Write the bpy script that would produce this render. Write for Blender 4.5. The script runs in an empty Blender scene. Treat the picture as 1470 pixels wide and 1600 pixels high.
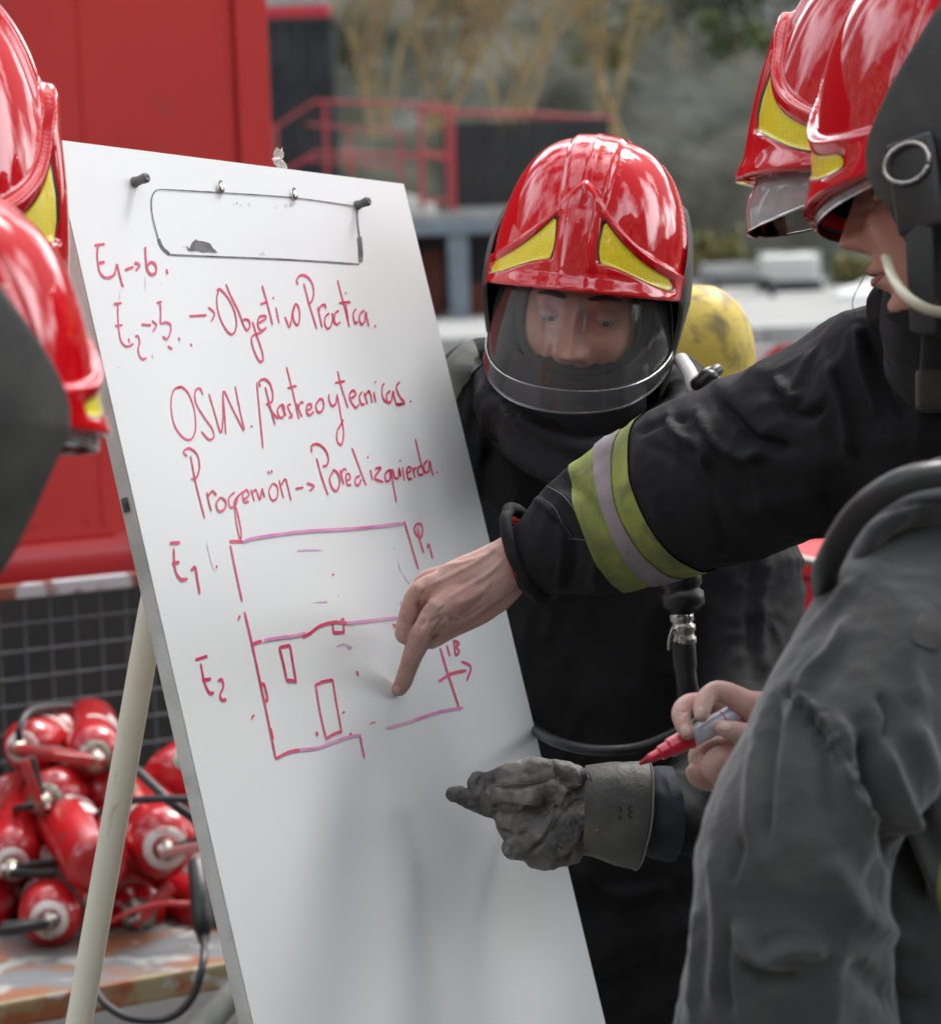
import bpy, bmesh, math, random
import numpy as np
from mathutils import Vector, Matrix
from mathutils.bvhtree import BVHTree
random.seed(7)
S = bpy.context.scene
COL = S.collection
R_ = math.radians

# ------------------------------------------------------------------ camera
FPX = 4400.0; CX, CY = 735.0, 800.0
CAM = np.array([0.0, 0.0, 1.65])
PITCH, ROLL = R_(6.2), R_(2.0)
_F = np.array([0, math.cos(PITCH), -math.sin(PITCH)])
_R0 = np.array([1.0, 0, 0]); _U0 = np.array([0, math.sin(PITCH), math.cos(PITCH)])
AR = math.cos(ROLL) * _R0 - math.sin(ROLL) * _U0
AU = math.sin(ROLL) * _R0 + math.cos(ROLL) * _U0
AF = _F
cam_d = bpy.data.cameras.new('camera'); cam = bpy.data.objects.new('camera', cam_d); COL.objects.link(cam)
cam.matrix_world = Matrix(((AR[0], AU[0], -AF[0], CAM[0]), (AR[1], AU[1], -AF[1], CAM[1]), (AR[2], AU[2], -AF[2], CAM[2]), (0, 0, 0, 1)))
cam_d.sensor_fit = 'HORIZONTAL'; cam_d.sensor_width = 36; cam_d.lens = FPX / 1470 * 36
cam_d.clip_start = 0.1; cam_d.clip_end = 600
cam_d.dof.use_dof = True; cam_d.dof.focus_distance = 2.88; cam_d.dof.aperture_fstop = 8.0
S.camera = cam

# ------------------------------------------------------------------ light
SUN_EL, SUN_AZ = R_(54), R_(42)       # azimuth from +Y towards +X
W = bpy.data.worlds.new('World'); S.world = W; W.use_nodes = True
nt = W.node_tree; nt.nodes.clear()
sky = nt.nodes.new('ShaderNodeTexSky'); sky.sky_type = 'NISHITA'; sky.sun_disc = False
sky.sun_elevation = SUN_EL; sky.sun_rotation = SUN_AZ; sky.dust_density = 3.0; sky.air_density = 1.0
hsv = nt.nodes.new('ShaderNodeHueSaturation'); hsv.inputs['Saturation'].default_value = 0.22
# broken overcast: cloud brightness varies over the whole dome
tc = nt.nodes.new('ShaderNodeTexCoord'); nz = nt.nodes.new('ShaderNodeTexNoise')
nz.inputs['Scale'].default_value = 2.3; nz.inputs['Detail'].default_value = 6; nz.inputs['Roughness'].default_value = .55
rp = nt.nodes.new('ShaderNodeMapRange'); rp.inputs['From Min'].default_value = .47; rp.inputs['From Max'].default_value = .60
rp.inputs['To Min'].default_value = .42; rp.inputs['To Max'].default_value = 5.5
mul = nt.nodes.new('ShaderNodeVectorMath'); mul.operation = 'SCALE'
bg = nt.nodes.new('ShaderNodeBackground'); bg.inputs['Strength'].default_value = 0.15
wo = nt.nodes.new('ShaderNodeOutputWorld')
L = nt.links.new
L(tc.outputs['Generated'], nz.inputs['Vector']); L(nz.outputs['Fac'], rp.inputs['Value'])
L(sky.outputs[0], hsv.inputs['Color']); L(hsv.outputs[0], mul.inputs[0]); L(rp.outputs[0], mul.inputs['Scale'])
L(mul.outputs[0], bg.inputs['Color']); L(bg.outputs[0], wo.inputs['Surface'])
sd = bpy.data.lights.new('sun', 'SUN'); sd.energy = 1.3; sd.angle = R_(14); sd.color = (1, .965, .91)
so = bpy.data.objects.new('sun', sd); COL.objects.link(so)
_sv = Vector((math.cos(SUN_EL) * math.sin(SUN_AZ), math.cos(SUN_EL) * math.cos(SUN_AZ), math.sin(SUN_EL)))
so.rotation_euler = _sv.to_track_quat('Z', 'Y').to_euler()
vs = S.view_settings; vs.view_transform = 'Standard'; vs.look = 'None'; vs.gamma = 1; vs.use_curve_mapping = False
vs.exposure = 0.30
S.cycles.max_bounces = 8; S.cycles.transparent_max_bounces = 12; S.cycles.use_denoising = True
S.cycles.sample_clamp_indirect = 4

# ------------------------------------------------------------------ helpers
def P(px, py, d):
    "a point of the place at depth d along the view axis"
    return CAM + d * (AF + (px - CX) / FPX * AR - (py - CY) / FPX * AU)
def PX(v):
    q = np.asarray(v) - CAM; z = q @ AF
    return CX + FPX * (q @ AR) / z, CY - FPX * (q @ AU) / z, z
def camdir(x, y, z):
    "direction given as right, down, forward"
    v = x * AR - y * AU + z * AF
    return v / np.linalg.norm(v)

def thing(name, label, cat, loc=(0, 0, 0), rot=(0, 0, 0), group=None):
    o = bpy.data.objects.new(name, None); COL.objects.link(o); o.empty_display_size = .1
    o.location = Vector([float(a) for a in loc]); o.rotation_euler = rot
    o['label'] = label; o['category'] = cat
    if group: o['group'] = group
    return o
def tag(o, label, cat, group=None):
    o['label'] = label; o['category'] = cat
    if group: o['group'] = group
    return o
def rel(parent):
    "world offset of an unrotated chain of parents"
    t = np.zeros(3)
    while parent is not None:
        t = t + np.array(parent.location); parent = parent.parent
    return t
def mk(name, V, F, m, parent=None, smooth=True, local=False, mats=None, fmat=None):
    V = np.asarray(V, float)
    if parent is not None and not local: V = V - rel(parent)
    me = bpy.data.meshes.new(name); me.from_pydata(V.tolist(), [], [tuple(int(i) for i in f) for f in F]); me.update()
    if smooth: me.polygons.foreach_set('use_smooth', [True] * len(me.polygons))
    for mm in (mats or [m]): me.materials.append(mm)
    if fmat is not None: me.polygons.foreach_set('material_index', fmat)
    o = bpy.data.objects.new(name, me); COL.objects.link(o)
    if parent is not None: o.parent = parent
    return o
def origin_to(o, loc):
    "move a mesh's origin to loc (world, unparented mesh)"
    l = Vector([float(a) for a in loc]); o.data.transform(Matrix.Translation(-l)); o.location = l; return o

class MB:
    "collects shapes into one mesh"
    def __init__(s): s.V = []; s.F = []
    def add(s, V, F):
        n = len(s.V); s.V += [list(map(float, v)) for v in V]; s.F += [tuple(i + n for i in f) for f in F]; return s
    def box(s, c, size, rot=None, bev=0.0):
        hx, hy, hz = [a / 2 for a in size]
        if bev <= 0:
            V = [(x, y, z) for x in (-hx, hx) for y in (-hy, hy) for z in (-hz, hz)]
            F = [(0, 1, 3, 2), (4, 6, 7, 5), (0, 4, 5, 1), (2, 3, 7, 6), (0, 2, 6, 4), (1, 5, 7, 3)]
        else:
            bm = bmesh.new(); bmesh.ops.create_cube(bm, size=1)
            for v in bm.verts: v.co = Vector((v.co.x * 2 * hx, v.co.y * 2 * hy, v.co.z * 2 * hz))
            bmesh.ops.bevel(bm, geom=bm.edges[:], offset=bev, segments=2, affect='EDGES', profile=.6)
            bm.verts.index_update(); V = [tuple(v.co) for v in bm.verts]; F = [tuple(v.index for v in f.verts) for f in bm.faces]; bm.free()
        V = np.array(V)
        if rot is not None: V = V @ np.array(rot).T
        return s.add(V + np.array(c), F)
    def tube(s, pts, r, seg=12, caps='round', ref=None):
        V, F = tube_geo(pts, r, seg=seg, caps=caps, ref=ref); return s.add(V, F)
    def build(s, name, m, parent=None, smooth=True, local=False): return mk(name, s.V, s.F, m, parent, smooth, local)
def rotz(a): c, s_ = math.cos(a), math.sin(a); return np.array([[c, -s_, 0], [s_, c, 0], [0, 0, 1]])

def resample(A, n):
    "Catmull-Rom through the rows of A"
    A = np.asarray(A, float); N = len(A)
    if N < 3 or n <= 1: return A
    B = np.vstack([2 * A[0] - A[1], A, 2 * A[-1] - A[-2]]); out = []
    for i in range(N - 1):
        p0, p1, p2, p3 = B[i:i + 4]
        for k in range(n):
            t = k / n
            out.append(.5 * (2 * p1 + (p2 - p0) * t + (2 * p0 - 5 * p1 + 4 * p2 - p3) * t * t + (3 * p1 - p0 - 3 * p2 + p3) * t ** 3))
    out.append(A[-1]); return np.array(out)
def nrm(v): return v / (np.linalg.norm(v) + 1e-12)
def tube_geo(pts, r, seg=16, caps='round', ref=None, closed=False):
    "loft with elliptical rings; r = scalar, list, or rows (w,h): w across the view plane, h towards the viewer"
    pts = np.asarray(pts, float); N = len(pts)
    r = np.asarray(r, float)
    if r.ndim == 0: r = np.full((N, 2), float(r))
    elif r.ndim == 1: r = np.stack([r, r], 1)
    T = np.gradient(pts, axis=0); T /= np.linalg.norm(T, axis=1)[:, None] + 1e-12
    if ref is None:
        A = nrm(np.cross(T[0], [0.31, .12, .94])) if abs(T[0] @ nrm(np.array([.31, .12, .94]))) < .95 else nrm(np.cross(T[0], [1, 0, 0]))
        As = []
        for t in T: A = nrm(A - (A @ t) * t); As.append(A)
        As = np.array(As)
    else:
        As = np.cross(T, ref); As /= np.linalg.norm(As, axis=1)[:, None] + 1e-9
    Bs = np.cross(As, T)
    rings = []; th = np.arange(seg) * 2 * math.pi / seg; c, s_ = np.cos(th)[:, None], np.sin(th)[:, None]
    def ring(p, a, b, w, h): return p + c * a * w + s_ * b * h
    if caps == 'round':
        for q in (.12, .45, .8):
            k = math.sin(q * math.pi / 2); o_ = math.cos(q * math.pi / 2)
            rings.append(ring(pts[0] - T[0] * r[0].min() * o_, As[0], Bs[0], r[0, 0] * k, r[0, 1] * k))
    for i in range(N): rings.append(ring(pts[i], As[i], Bs[i], r[i, 0], r[i, 1]))
    if caps == 'round':
        for q in (.8, .45, .12):
            k = math.sin(q * math.pi / 2); o_ = math.cos(q * math.pi / 2)
            rings.append(ring(pts[-1] + T[-1] * r[-1].min() * o_, As[-1], Bs[-1], r[-1, 0] * k, r[-1, 1] * k))
    V = np.vstack(rings); M = len(rings); F = []
    for i in range(M - 1):
        for j in range(seg):
            k = (j + 1) % seg; F.append((i * seg + j, i * seg + k, (i + 1) * seg + k, (i + 1) * seg + j))
    if caps:
        F.append(tuple(range(seg))[::-1]); F.append(tuple((M - 1) * seg + j for j in range(seg)))
    return V, F
def ptube(st, seg=20, n=5, caps='round'):
    "st rows: px, py, d, w_px, h_px ; sizes in photo pixels at that depth"
    A = resample(np.array(st, float), n)
    pts = np.array([P(a[0], a[1], a[2]) for a in A]); sc = A[:, 2] / FPX
    return tube_geo(pts, np.stack([np.abs(A[:, 3]) * sc, np.abs(A[:, 4]) * sc], 1), seg=seg, caps=caps, ref=AF)
def lathe(prof, seg=24, axis='z'):
    "prof rows (r,z)"
    V = []; F = []
    for r, z in prof:
        for j in range(seg):
            a = 2 * math.pi * j / seg; V.append((max(r, 1e-5) * math.cos(a), max(r, 1e-5) * math.sin(a), z))
    for i in range(len(prof) - 1):
        for j in range(seg):
            k = (j + 1) % seg; F.append((i * seg + j, i * seg + k, (i + 1) * seg + k, (i + 1) * seg + j))
    V = np.array(V)
    return V, F

# vectorised value noise
def _hash(i, j, k):
    n = (i * 374761393 + j * 668265263 + k * 2147483647 + 1013904223) & 0xffffffff
    n = ((n ^ (n >> 13)) * 1274126177) & 0xffffffff
    return ((n ^ (n >> 16)) & 0xffff) / 32767.5 - 1.0
def noise(X):
    X = np.asarray(X, float); I = np.floor(X).astype(np.int64); f = X - I; f = f * f * f * (f * (f * 6 - 15) + 10)
    i, j, k = I[:, 0], I[:, 1], I[:, 2]; u, v, w = f[:, 0], f[:, 1], f[:, 2]
    g = lambda a, b, c: _hash(i + a, j + b, k + c)
    x00 = g(0, 0, 0) * (1 - u) + g(1, 0, 0) * u; x10 = g(0, 1, 0) * (1 - u) + g(1, 1, 0) * u
    x01 = g(0, 0, 1) * (1 - u) + g(1, 0, 1) * u; x11 = g(0, 1, 1) * (1 - u) + g(1, 1, 1) * u
    return (x00 * (1 - v) + x10 * v) * (1 - w) + (x01 * (1 - v) + x11 * v) * w
def fbm(X, o=3):
    s_ = 0; a = 1
    for q in range(o): s_ = s_ + a * noise(X * 2 ** q + 17.3 * q); a *= .5
    return s_
def folds(V, freq=9, amp=.006, seed=0, stretch=(1, 1, 1)):
    X = V * freq * np.array(stretch) + seed * 13.7
    Wp = np.stack([noise(X * .6 + 5), noise(X * .6 + 31), noise(X * .6 + 57)], 1) * .9
    n = noise(X + Wp); rg = 1 - np.abs(n) * 2.6
    return amp * (rg + .35 * (1 - np.abs(noise(X * 2.3 + Wp * 1.5)) * 2.6))
def seg_dist(p, poly):
    "distance and param (0..1) from 2-D points to a polyline"
    poly = np.asarray(poly, float); best = np.full(len(p), 1e9); par = np.zeros(len(p))
    Ls = np.linalg.norm(np.diff(poly, axis=0), axis=1); tot = Ls.sum(); acc = 0
    for a, b, l in zip(poly[:-1], poly[1:], Ls):
        t = np.clip(((p - a) @ (b - a)) / (l * l + 1e-9), 0, 1); q = a + t[:, None] * (b - a)
        d = np.linalg.norm(p - q, axis=1); m = d < best; best[m] = d[m]; par[m] = ((acc + t * l) / tot)[m]; acc += l
    return best, par
def union(parts, voxel, smooth=4, disp=None, creases=(), name='tmp', adapt=0):
    "voxel union of closed lofts, smoothed, then displaced along its normals"
    mb = MB()
    for V, F in parts: mb.add(V, F)
    me = bpy.data.meshes.new(name); me.from_pydata(mb.V, [], mb.F); o = bpy.data.objects.new(name, me); COL.objects.link(o)
    r = o.modifiers.new('r', 'REMESH'); r.mode = 'VOXEL'; r.voxel_size = voxel
    if smooth: s_ = o.modifiers.new('s', 'SMOOTH'); s_.iterations = smooth; s_.factor = .5
    dg = bpy.context.evaluated_depsgraph_get(); e = o.evaluated_get(dg); m2 = bpy.data.meshes.new_from_object(e)
    n = len(m2.vertices); V = np.empty(n * 3); m2.vertices.foreach_get('co', V); V = V.reshape(-1, 3)
    N = np.empty(n * 3); m2.vertices.foreach_get('normal', N); N = N.reshape(-1, 3)
    if disp is not None: V = V + N * disp(V)[:, None]
    if creases:
        px, py, z = CX + FPX * ((V - CAM) @ AR) / ((V - CAM) @ AF), CY - FPX * ((V - CAM) @ AU) / ((V - CAM) @ AF), 0
        pp = np.stack([px, py], 1); fac = np.clip(-(N @ AF) * 2.2, 0, 1); D = np.zeros(n)
        for poly, wd, amp in creases:
            dd, t = seg_dist(pp, resample(poly, 4)); D += amp * np.exp(-(dd / wd) ** 2) * np.clip(np.sin(math.pi * np.clip(t, .03, .97)) * 2.2, 0, 1)
        V = V + N * (D * fac)[:, None]
    F = [tuple(p.vertices) for p in m2.polygons]
    bpy.data.objects.remove(o); bpy.data.meshes.remove(me); bpy.data.meshes.remove(m2)
    return V, F
def sph(c, r, seg=20, rings=12, M=None):
    V, F = lathe([(math.sin(math.pi * i / rings), -math.cos(math.pi * i / rings)) for i in range(rings + 1)], seg)
    V = V * np.array(r if np.ndim(r) else (r, r, r))
    if M is not None: V = V @ np.array(M).T
    return V + np.array(c), F
def sm(a, b, x): t = np.clip((x - a) / (b - a), 0, 1); return t * t * (3 - 2 * t)

# ------------------------------------------------------------------ materials
def mat(name, col, rough=.6, metal=0, col2=None, scale=8, lo=.4, hi=.6, detail=5, bump=0, bscale=60, coat=0, coatr=.03, coatior=1.5,
        sub=0, spec=.5, sheen=0, rough2=None, col3=None, s3=3, lo3=.55, hi3=.62, dist=0, coord='Object', stretch=None, bump2=0, bscale2=15, brick=None, anis=None):
    m = bpy.data.materials.new(name); m.use_nodes = True; t = m.node_tree; b = t.nodes['Principled BSDF']; L = t.links.new
    c4 = lambda c: (*c, 1)
    b.inputs['Base Color'].default_value = c4(col); b.inputs['Roughness'].default_value = rough; b.inputs['Metallic'].default_value = metal
    b.inputs['Coat Weight'].default_value = coat; b.inputs['Coat Roughness'].default_value = coatr; b.inputs['Coat IOR'].default_value = coatior; b.inputs['Specular IOR Level'].default_value = spec
    if sub: b.inputs['Subsurface Weight'].default_value = sub; b.inputs['Subsurface Radius'].default_value = (.012, .005, .003); b.inputs['Subsurface Scale'].default_value = 1.0
    if sheen: b.inputs['Sheen Weight'].default_value = sheen; b.inputs['Sheen Roughness'].default_value = .5
    tc = t.nodes.new('ShaderNodeTexCoord'); vec = tc.outputs[coord]
    if stretch:
        mp = t.nodes.new('ShaderNodeMapping'); mp.inputs['Scale'].default_value = stretch; L(vec, mp.inputs['Vector']); vec = mp.outputs[0]
    def nz(sc, det, ds=0):
        n = t.nodes.new('ShaderNodeTexNoise'); n.inputs['Scale'].default_value = sc; n.inputs['Detail'].default_value = det; n.inputs['Distortion'].default_value = ds; L(vec, n.inputs['Vector']); return n
    def ramp(src, a, b_, ):
        r = t.nodes.new('ShaderNodeMapRange'); r.inputs['From Min'].default_value = a; r.inputs['From Max'].default_value = b_; L(src, r.inputs['Value']); return r.outputs[0]
    src = None
    if col2 is not None:
        n = nz(scale, detail, dist); f = ramp(n.outputs['Fac'], lo, hi)
        mx = t.nodes.new('ShaderNodeMix'); mx.data_type = 'RGBA'; mx.inputs['A'].default_value = c4(col); mx.inputs['B'].default_value = c4(col2); L(f, mx.inputs['Factor']); src = mx.outputs['Result']
        if rough2 is not None:
            rr = t.nodes.new('ShaderNodeMapRange'); rr.inputs['To Min'].default_value = rough; rr.inputs['To Max'].default_value = rough2; L(f, rr.inputs['Value']); L(rr.outputs[0], b.inputs['Roughness'])
    if col3 is not None:
        n = nz(s3, 6, .5); f = ramp(n.outputs['Fac'], lo3, hi3)
        mx = t.nodes.new('ShaderNodeMix'); mx.data_type = 'RGBA'
        if src is not None: L(src, mx.inputs['A'])
        else: mx.inputs['A'].default_value = c4(col)
        mx.inputs['B'].default_value = c4(col3); L(f, mx.inputs['Factor']); src = mx.outputs['Result']
    if src is not None: L(src, b.inputs['Base Color'])
    if bump or bump2:
        last = None
        for st, sc in ((bump, bscale), (bump2, bscale2)):
            if not st: continue
            n = nz(sc, 4); bp = t.nodes.new('ShaderNodeBump'); bp.inputs['Strength'].default_value = min(1, st); bp.inputs['Distance'].default_value = .6 / sc * .35
            L(n.outputs['Fac'], bp.inputs['Height'])
            if last is not None: L(last, bp.inputs['Normal'])
            last = bp.outputs[0]
        L(last, b.inputs['Normal'])
    return m
def clear(name, tint=(1, 1, 1), haze=.06, hazecol=(.5, .5, .5), ior=1.5, rough=.03, hs=6, hmax=.25, fr=1.0):
    "thin transparent plastic: clear film with Fresnel gloss and dusty haze"
    m = bpy.data.materials.new(name); m.use_nodes = True; t = m.node_tree; t.nodes.clear(); L = t.links.new
    out = t.nodes.new('ShaderNodeOutputMaterial'); tr = t.nodes.new('ShaderNodeBsdfTransparent'); tr.inputs[0].default_value = (*tint, 1)
    gl = t.nodes.new('ShaderNodeBsdfGlossy'); gl.inputs['Roughness'].default_value = rough
    df = t.nodes.new('ShaderNodeBsdfDiffuse'); df.inputs[0].default_value = (*hazecol, 1)
    fn = t.nodes.new('ShaderNodeFresnel'); fn.inputs['IOR'].default_value = ior
    m1 = t.nodes.new('ShaderNodeMixShader'); m2 = t.nodes.new('ShaderNodeMixShader')
    tc = t.nodes.new('ShaderNodeTexCoord'); n = t.nodes.new('ShaderNodeTexNoise'); n.inputs['Scale'].default_value = hs; n.inputs['Detail'].default_value = 7
    r = t.nodes.new('ShaderNodeMapRange'); r.inputs['From Min'].default_value = .4; r.inputs['From Max'].default_value = .75; r.inputs['To Min'].default_value = haze; r.inputs['To Max'].default_value = hmax
    L(tc.outputs['Object'], n.inputs['Vector']); L(n.outputs['Fac'], r.inputs['Value'])
    L(r.outputs[0], m1.inputs[0]); L(tr.outputs[0], m1.inputs[1]); L(df.outputs[0], m1.inputs[2])
    ml = t.nodes.new('ShaderNodeMath'); ml.operation = 'MULTIPLY'; ml.inputs[1].default_value = fr; ml.use_clamp = True; L(fn.outputs[0], ml.inputs[0])
    L(ml.outputs[0], m2.inputs[0]); L(m1.outputs[0], m2.inputs[1]); L(gl.outputs[0], m2.inputs[2]); L(m2.outputs[0], out.inputs[0])
    return m
M = dict(
    board=mat('whiteboard', (.70, .72, .72), .45, col2=(.66, .685, .69), scale=2, lo=.25, hi=.8, detail=2, spec=.3, coat=.28, coatr=.32, coatior=1.5),
    boardedge=mat('board_edge', (.74, .73, .69), .6, col2=(.50, .49, .45), scale=25, lo=.45, hi=.8, bump=.3, bscale=120, coord='Object'),
    ink=mat('red_ink', (.56, .014, .06), .35, col2=(.68, .07, .20), scale=18, lo=.35, hi=.7),
    inkpale=mat('pale_ink', (.60, .16, .42), .4, col2=(.68, .30, .5), scale=25),
    inkfaint=mat('rubbed_ink', (.62, .38, .62), .4, col2=(.74, .62, .74), scale=30),
    dark=mat('dark_line', (.05, .05, .055), .6, col2=(.16, .16, .17), scale=60),
    knob=mat('knob_rubber', (.09, .09, .095), .55, col2=(.16, .16, .165), scale=40, bump=.2, bscale=100),
    cream=mat('cream_tube', (.84, .81, .66), .38, col2=(.76, .73, .59), scale=9, lo=.4, hi=.7, col3=(.36, .32, .24), s3=45, lo3=.66, hi3=.72, stretch=(1, 1, .3)),
    red=mat('helmet_red', (.56, .002, .008), .45, col2=(.50, .002, .008), scale=6, coat=1, coatr=.035, coatior=1.72, spec=.0, bump=.06, bscale=16, col3=(.60, .25, .22), s3=75, lo3=.725, hi3=.745),
    guard=mat('guard_leather', (.032, .031, .029), .6, col2=(.065, .062, .056), scale=12, bump=.35, bscale=180, spec=.4),
    black=mat('black_rubber', (.012, .012, .013), .4, col2=(.02, .02, .02), scale=20, bump=.1, bscale=80),
    strap=mat('webbing', (.035, .036, .035), .75, bump=.5, bscale=350, stretch=(.3, .3, 3)),
    strapg=mat('shoulder_strap_grey', (.14, .145, .125), .8, col2=(.10, .10, .09), scale=25, bump=.6, bscale=300),
    metal=mat('chromed_metal', (.55, .54, .50), .25, metal=1, col2=(.4, .38, .33), scale=40, rough2=.4),
    white=mat('white_plastic', (.72, .72, .70), .4, col2=(.6, .6, .58), scale=20),
    jblack=mat('jacket_black', (.0130, .0130, .0142), .72, col2=(.021, .0205, .0218), scale=10, lo=.35, hi=.75, bump=.25, bscale=900, bump2=.35, bscale2=45, sheen=0, spec=.13),
    jgrey=mat('jacket_grey', (.070, .069, .068), .9, col2=(.044, .044, .047), scale=6, lo=.30, hi=.72, bump=.9, bscale=500, bump2=.6, bscale2=60, sheen=.35, spec=.15, col3=(.082, .080, .076), s3=16, lo3=.48, hi3=.78),
    cuff=mat('knit_cuff', (.012, .012, .014), .9, bump=.6, bscale=500, stretch=(1, 1, 1)),
    cuffb=mat('blue_cuff', (.018, .021, .030), .85, col2=(.026, .030, .040), scale=30, bump=.6, bscale=400),
    redcuff=mat('red_lining', (.5, .012, .012), .8),
    skin=mat('skin', (.50, .29, .24), .5, col2=(.56, .37, .32), scale=26, lo=.3, hi=.7, sub=.10, spec=.42, bump=.7, bscale=520, bump2=.45, bscale2=130, col3=(.52, .26, .22), s3=38, lo3=.48, hi3=.72),
    skinface=mat('skin_face', (.56, .30, .22), .5, col2=(.50, .22, .17), scale=14, sub=.1, spec=.4, bump=.4, bscale=300, col3=(.46, .20, .15), s3=35, lo3=.55, hi3=.8),
    nail=mat('nail', (.62, .37, .31), .28, col2=(.66, .45, .38), scale=50),
    eye=mat('shaded_eye_white', (.26, .22, .20), .2), iris=mat('iris', (.03, .018, .01), .1), lip=mat('lip', (.34, .12, .10), .45, col2=(.28, .09, .08), scale=60), brow=mat('eyebrow_hair', (.02, .013, .01), .8),  # eye white darkened: the shadow over the eyes is put into its colour
    apron_dark=mat('added_dark_apron', (.062, .062, .064), .9, col2=(.085, .084, .082), scale=2, bump=.5, bscale=120, col3=(.11, .11, .105), s3=.7, lo3=.5, hi3=.75),
    glove=mat('glove_leather', (.165, .157, .145), .58, col2=(.055, .052, .050), scale=22, lo=.38, hi=.62, bump=.7, bscale=260, bump2=1.0, bscale2=85, spec=.4, col3=(.30, .285, .25), s3=42, lo3=.54, hi3=.70, dist=1.2),
    glovecuff=mat('glove_cuff_leather', (.135, .132, .118), .6, col2=(.050, .049, .046), scale=13, lo=.38, hi=.66, bump=.4, bscale=200, bump2=.4, bscale2=50, col3=(.14, .13, .075), s3=9, lo3=.55, hi3=.7),
    seam=mat('seam_thread', (.15, .145, .135), .8),
    yellowcyl=mat('cylinder_yellow', (.62, .47, .075), .5, col2=(.46, .33, .05), scale=9, lo=.4, hi=.65, bump=.3, bscale=90, col3=(.20, .145, .05), s3=30, lo3=.50, hi3=.72, spec=.4),
    extred=mat('extinguisher_red', (.48, .008, .012), .26, col2=(.38, .008, .012), scale=9, coat=.6, coatr=.12, col3=(.25, .03, .03), s3=22, lo3=.62, hi3=.7),
    extlabel=mat('white_label', (.62, .55, .52), .5, col2=(.55, .30, .28), scale=26, lo=.55, hi=.63),
    extblack=mat('valve_black', (.02, .02, .021), .45), extmetal=mat('valve_metal', (.42, .40, .34), .38, metal=.9, col2=(.2, .18, .14), scale=60),
    leverred=mat('lever_red', (.50, .02, .025), .35, col2=(.42, .05, .05), scale=30), leverpink=mat('lever_pink', (.55, .20, .19), .5),
    rust=mat('rusty_table', (.14, .15, .155), .55, col2=(.22, .085, .035), scale=7, lo=.46, hi=.58, detail=9, bump=.5, bscale=40, col3=(.30, .30, .28), s3=12, lo3=.56, hi3=.62),
    rustedge=mat('rusty_edge', (.26, .21, .11), .6, col2=(.24, .07, .025), scale=11, lo=.42, hi=.55, detail=9, bump=.5, bscale=60, col3=(.36, .36, .34), s3=17, lo3=.56, hi3=.6),
    wire=mat('mesh_wire', (.075, .08, .085), .6, col2=(.12, .06, .04), scale=8, lo=.55, hi=.65),
    railpaint=mat('mesh_top_rail', (.42, .42, .44), .5, col2=(.20, .055, .03), scale=9, lo=.5, hi=.56),
    truck=mat('red_panel', (.62, .056, .050), .6, col2=(.56, .050, .046), scale=1.2, bump=.08, bscale=8, spec=.15, col3=(.44, .07, .07), s3=5, lo3=.58, hi3=.75),
    trucktrim=mat('red_sill', (.44, .012, .016), .32, col2=(.36, .012, .016), scale=2, coat=.2, coatr=.2),
    chassis=mat('chassis_black', (.012, .012, .012), .7, col2=(.02, .018, .016), scale=5),
    rail=mat('railing_red', (.36, .028, .04), .6, col2=(.30, .045, .05), scale=2), railpole=mat('steel_blue_grey', (.20, .25, .30), .5, col2=(.15, .18, .21), scale=3),
    contblack=mat('container_black', (.009, .010, .013), .6, col2=(.022, .024, .028), scale=2), panelblack=mat('panel_black', (.012, .012, .014), .6, col2=(.018, .018, .02), scale=2),
    ground=mat('concrete_ground', (.30, .30, .29), .85, col2=(.24, .24, .235), scale=.35, lo=.35, hi=.65, bump=.3, bscale=6, col3=(.17, .17, .165), s3=.9, lo3=.56, hi3=.7, detail=8),
    rock=mat('rock_slope', (.135, .135, .105), .9, col2=(.055, .058, .036), scale=.55, lo=.36, hi=.60, detail=12, bump=1, bscale=2.2, bump2=1, bscale2=.8, col3=(.175, .195, .185), s3=.25, lo3=.5, hi3=.66, dist=.8),
    ibc=mat('ibc_plastic', (.88, .88, .85), .45), ibccage=mat('ibc_cage', (.55, .56, .56), .4, metal=.5),
    pipe=mat('dark_pipe', (.03, .032, .036), .5), conc=mat('concrete_grey', (.36, .36, .35), .8, col2=(.28, .28, .27), scale=2),
    branch=mat('branch_bark', (.40, .29, .13), .85, col2=(.25, .19, .11), scale=3), leafg=mat('leaf_green', (.06, .085, .035), .7, col2=(.10, .13, .035), scale=1.5), leafy=mat('leaf_yellow', (.17, .15, .045), .7, col2=(.10, .12, .04), scale=2), leafd=mat('leaf_dark', (.035, .045, .022), .75, col2=(.06, .07, .03), scale=1.5),
    tapew=mat('barrier_white', (.72, .72, .72), .5), taper=mat('barrier_red', (.55, .03, .05), .5),
    orange=mat('orange_board', (.42, .17, .08), .6, col2=(.34, .13, .06), scale=6), crate=mat('crate_red', (.48, .02, .03), .4),
    paper=mat('paper_tape', (.78, .74, .72), .7), pen=mat('marker_red', (.62, .008, .04), .3, coat=.5), pentip=mat('marker_felt', (.30, .01, .02), .7),
    penbody=mat('marker_label', (.50, .53, .60), .35, col2=(.62, .64, .70), scale=70, lo=.48, hi=.55, metal=.2), lime=None, brown=mat('brown_crate', (.16, .045, .03), .8, col2=(.11, .03, .02), scale=3))
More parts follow.
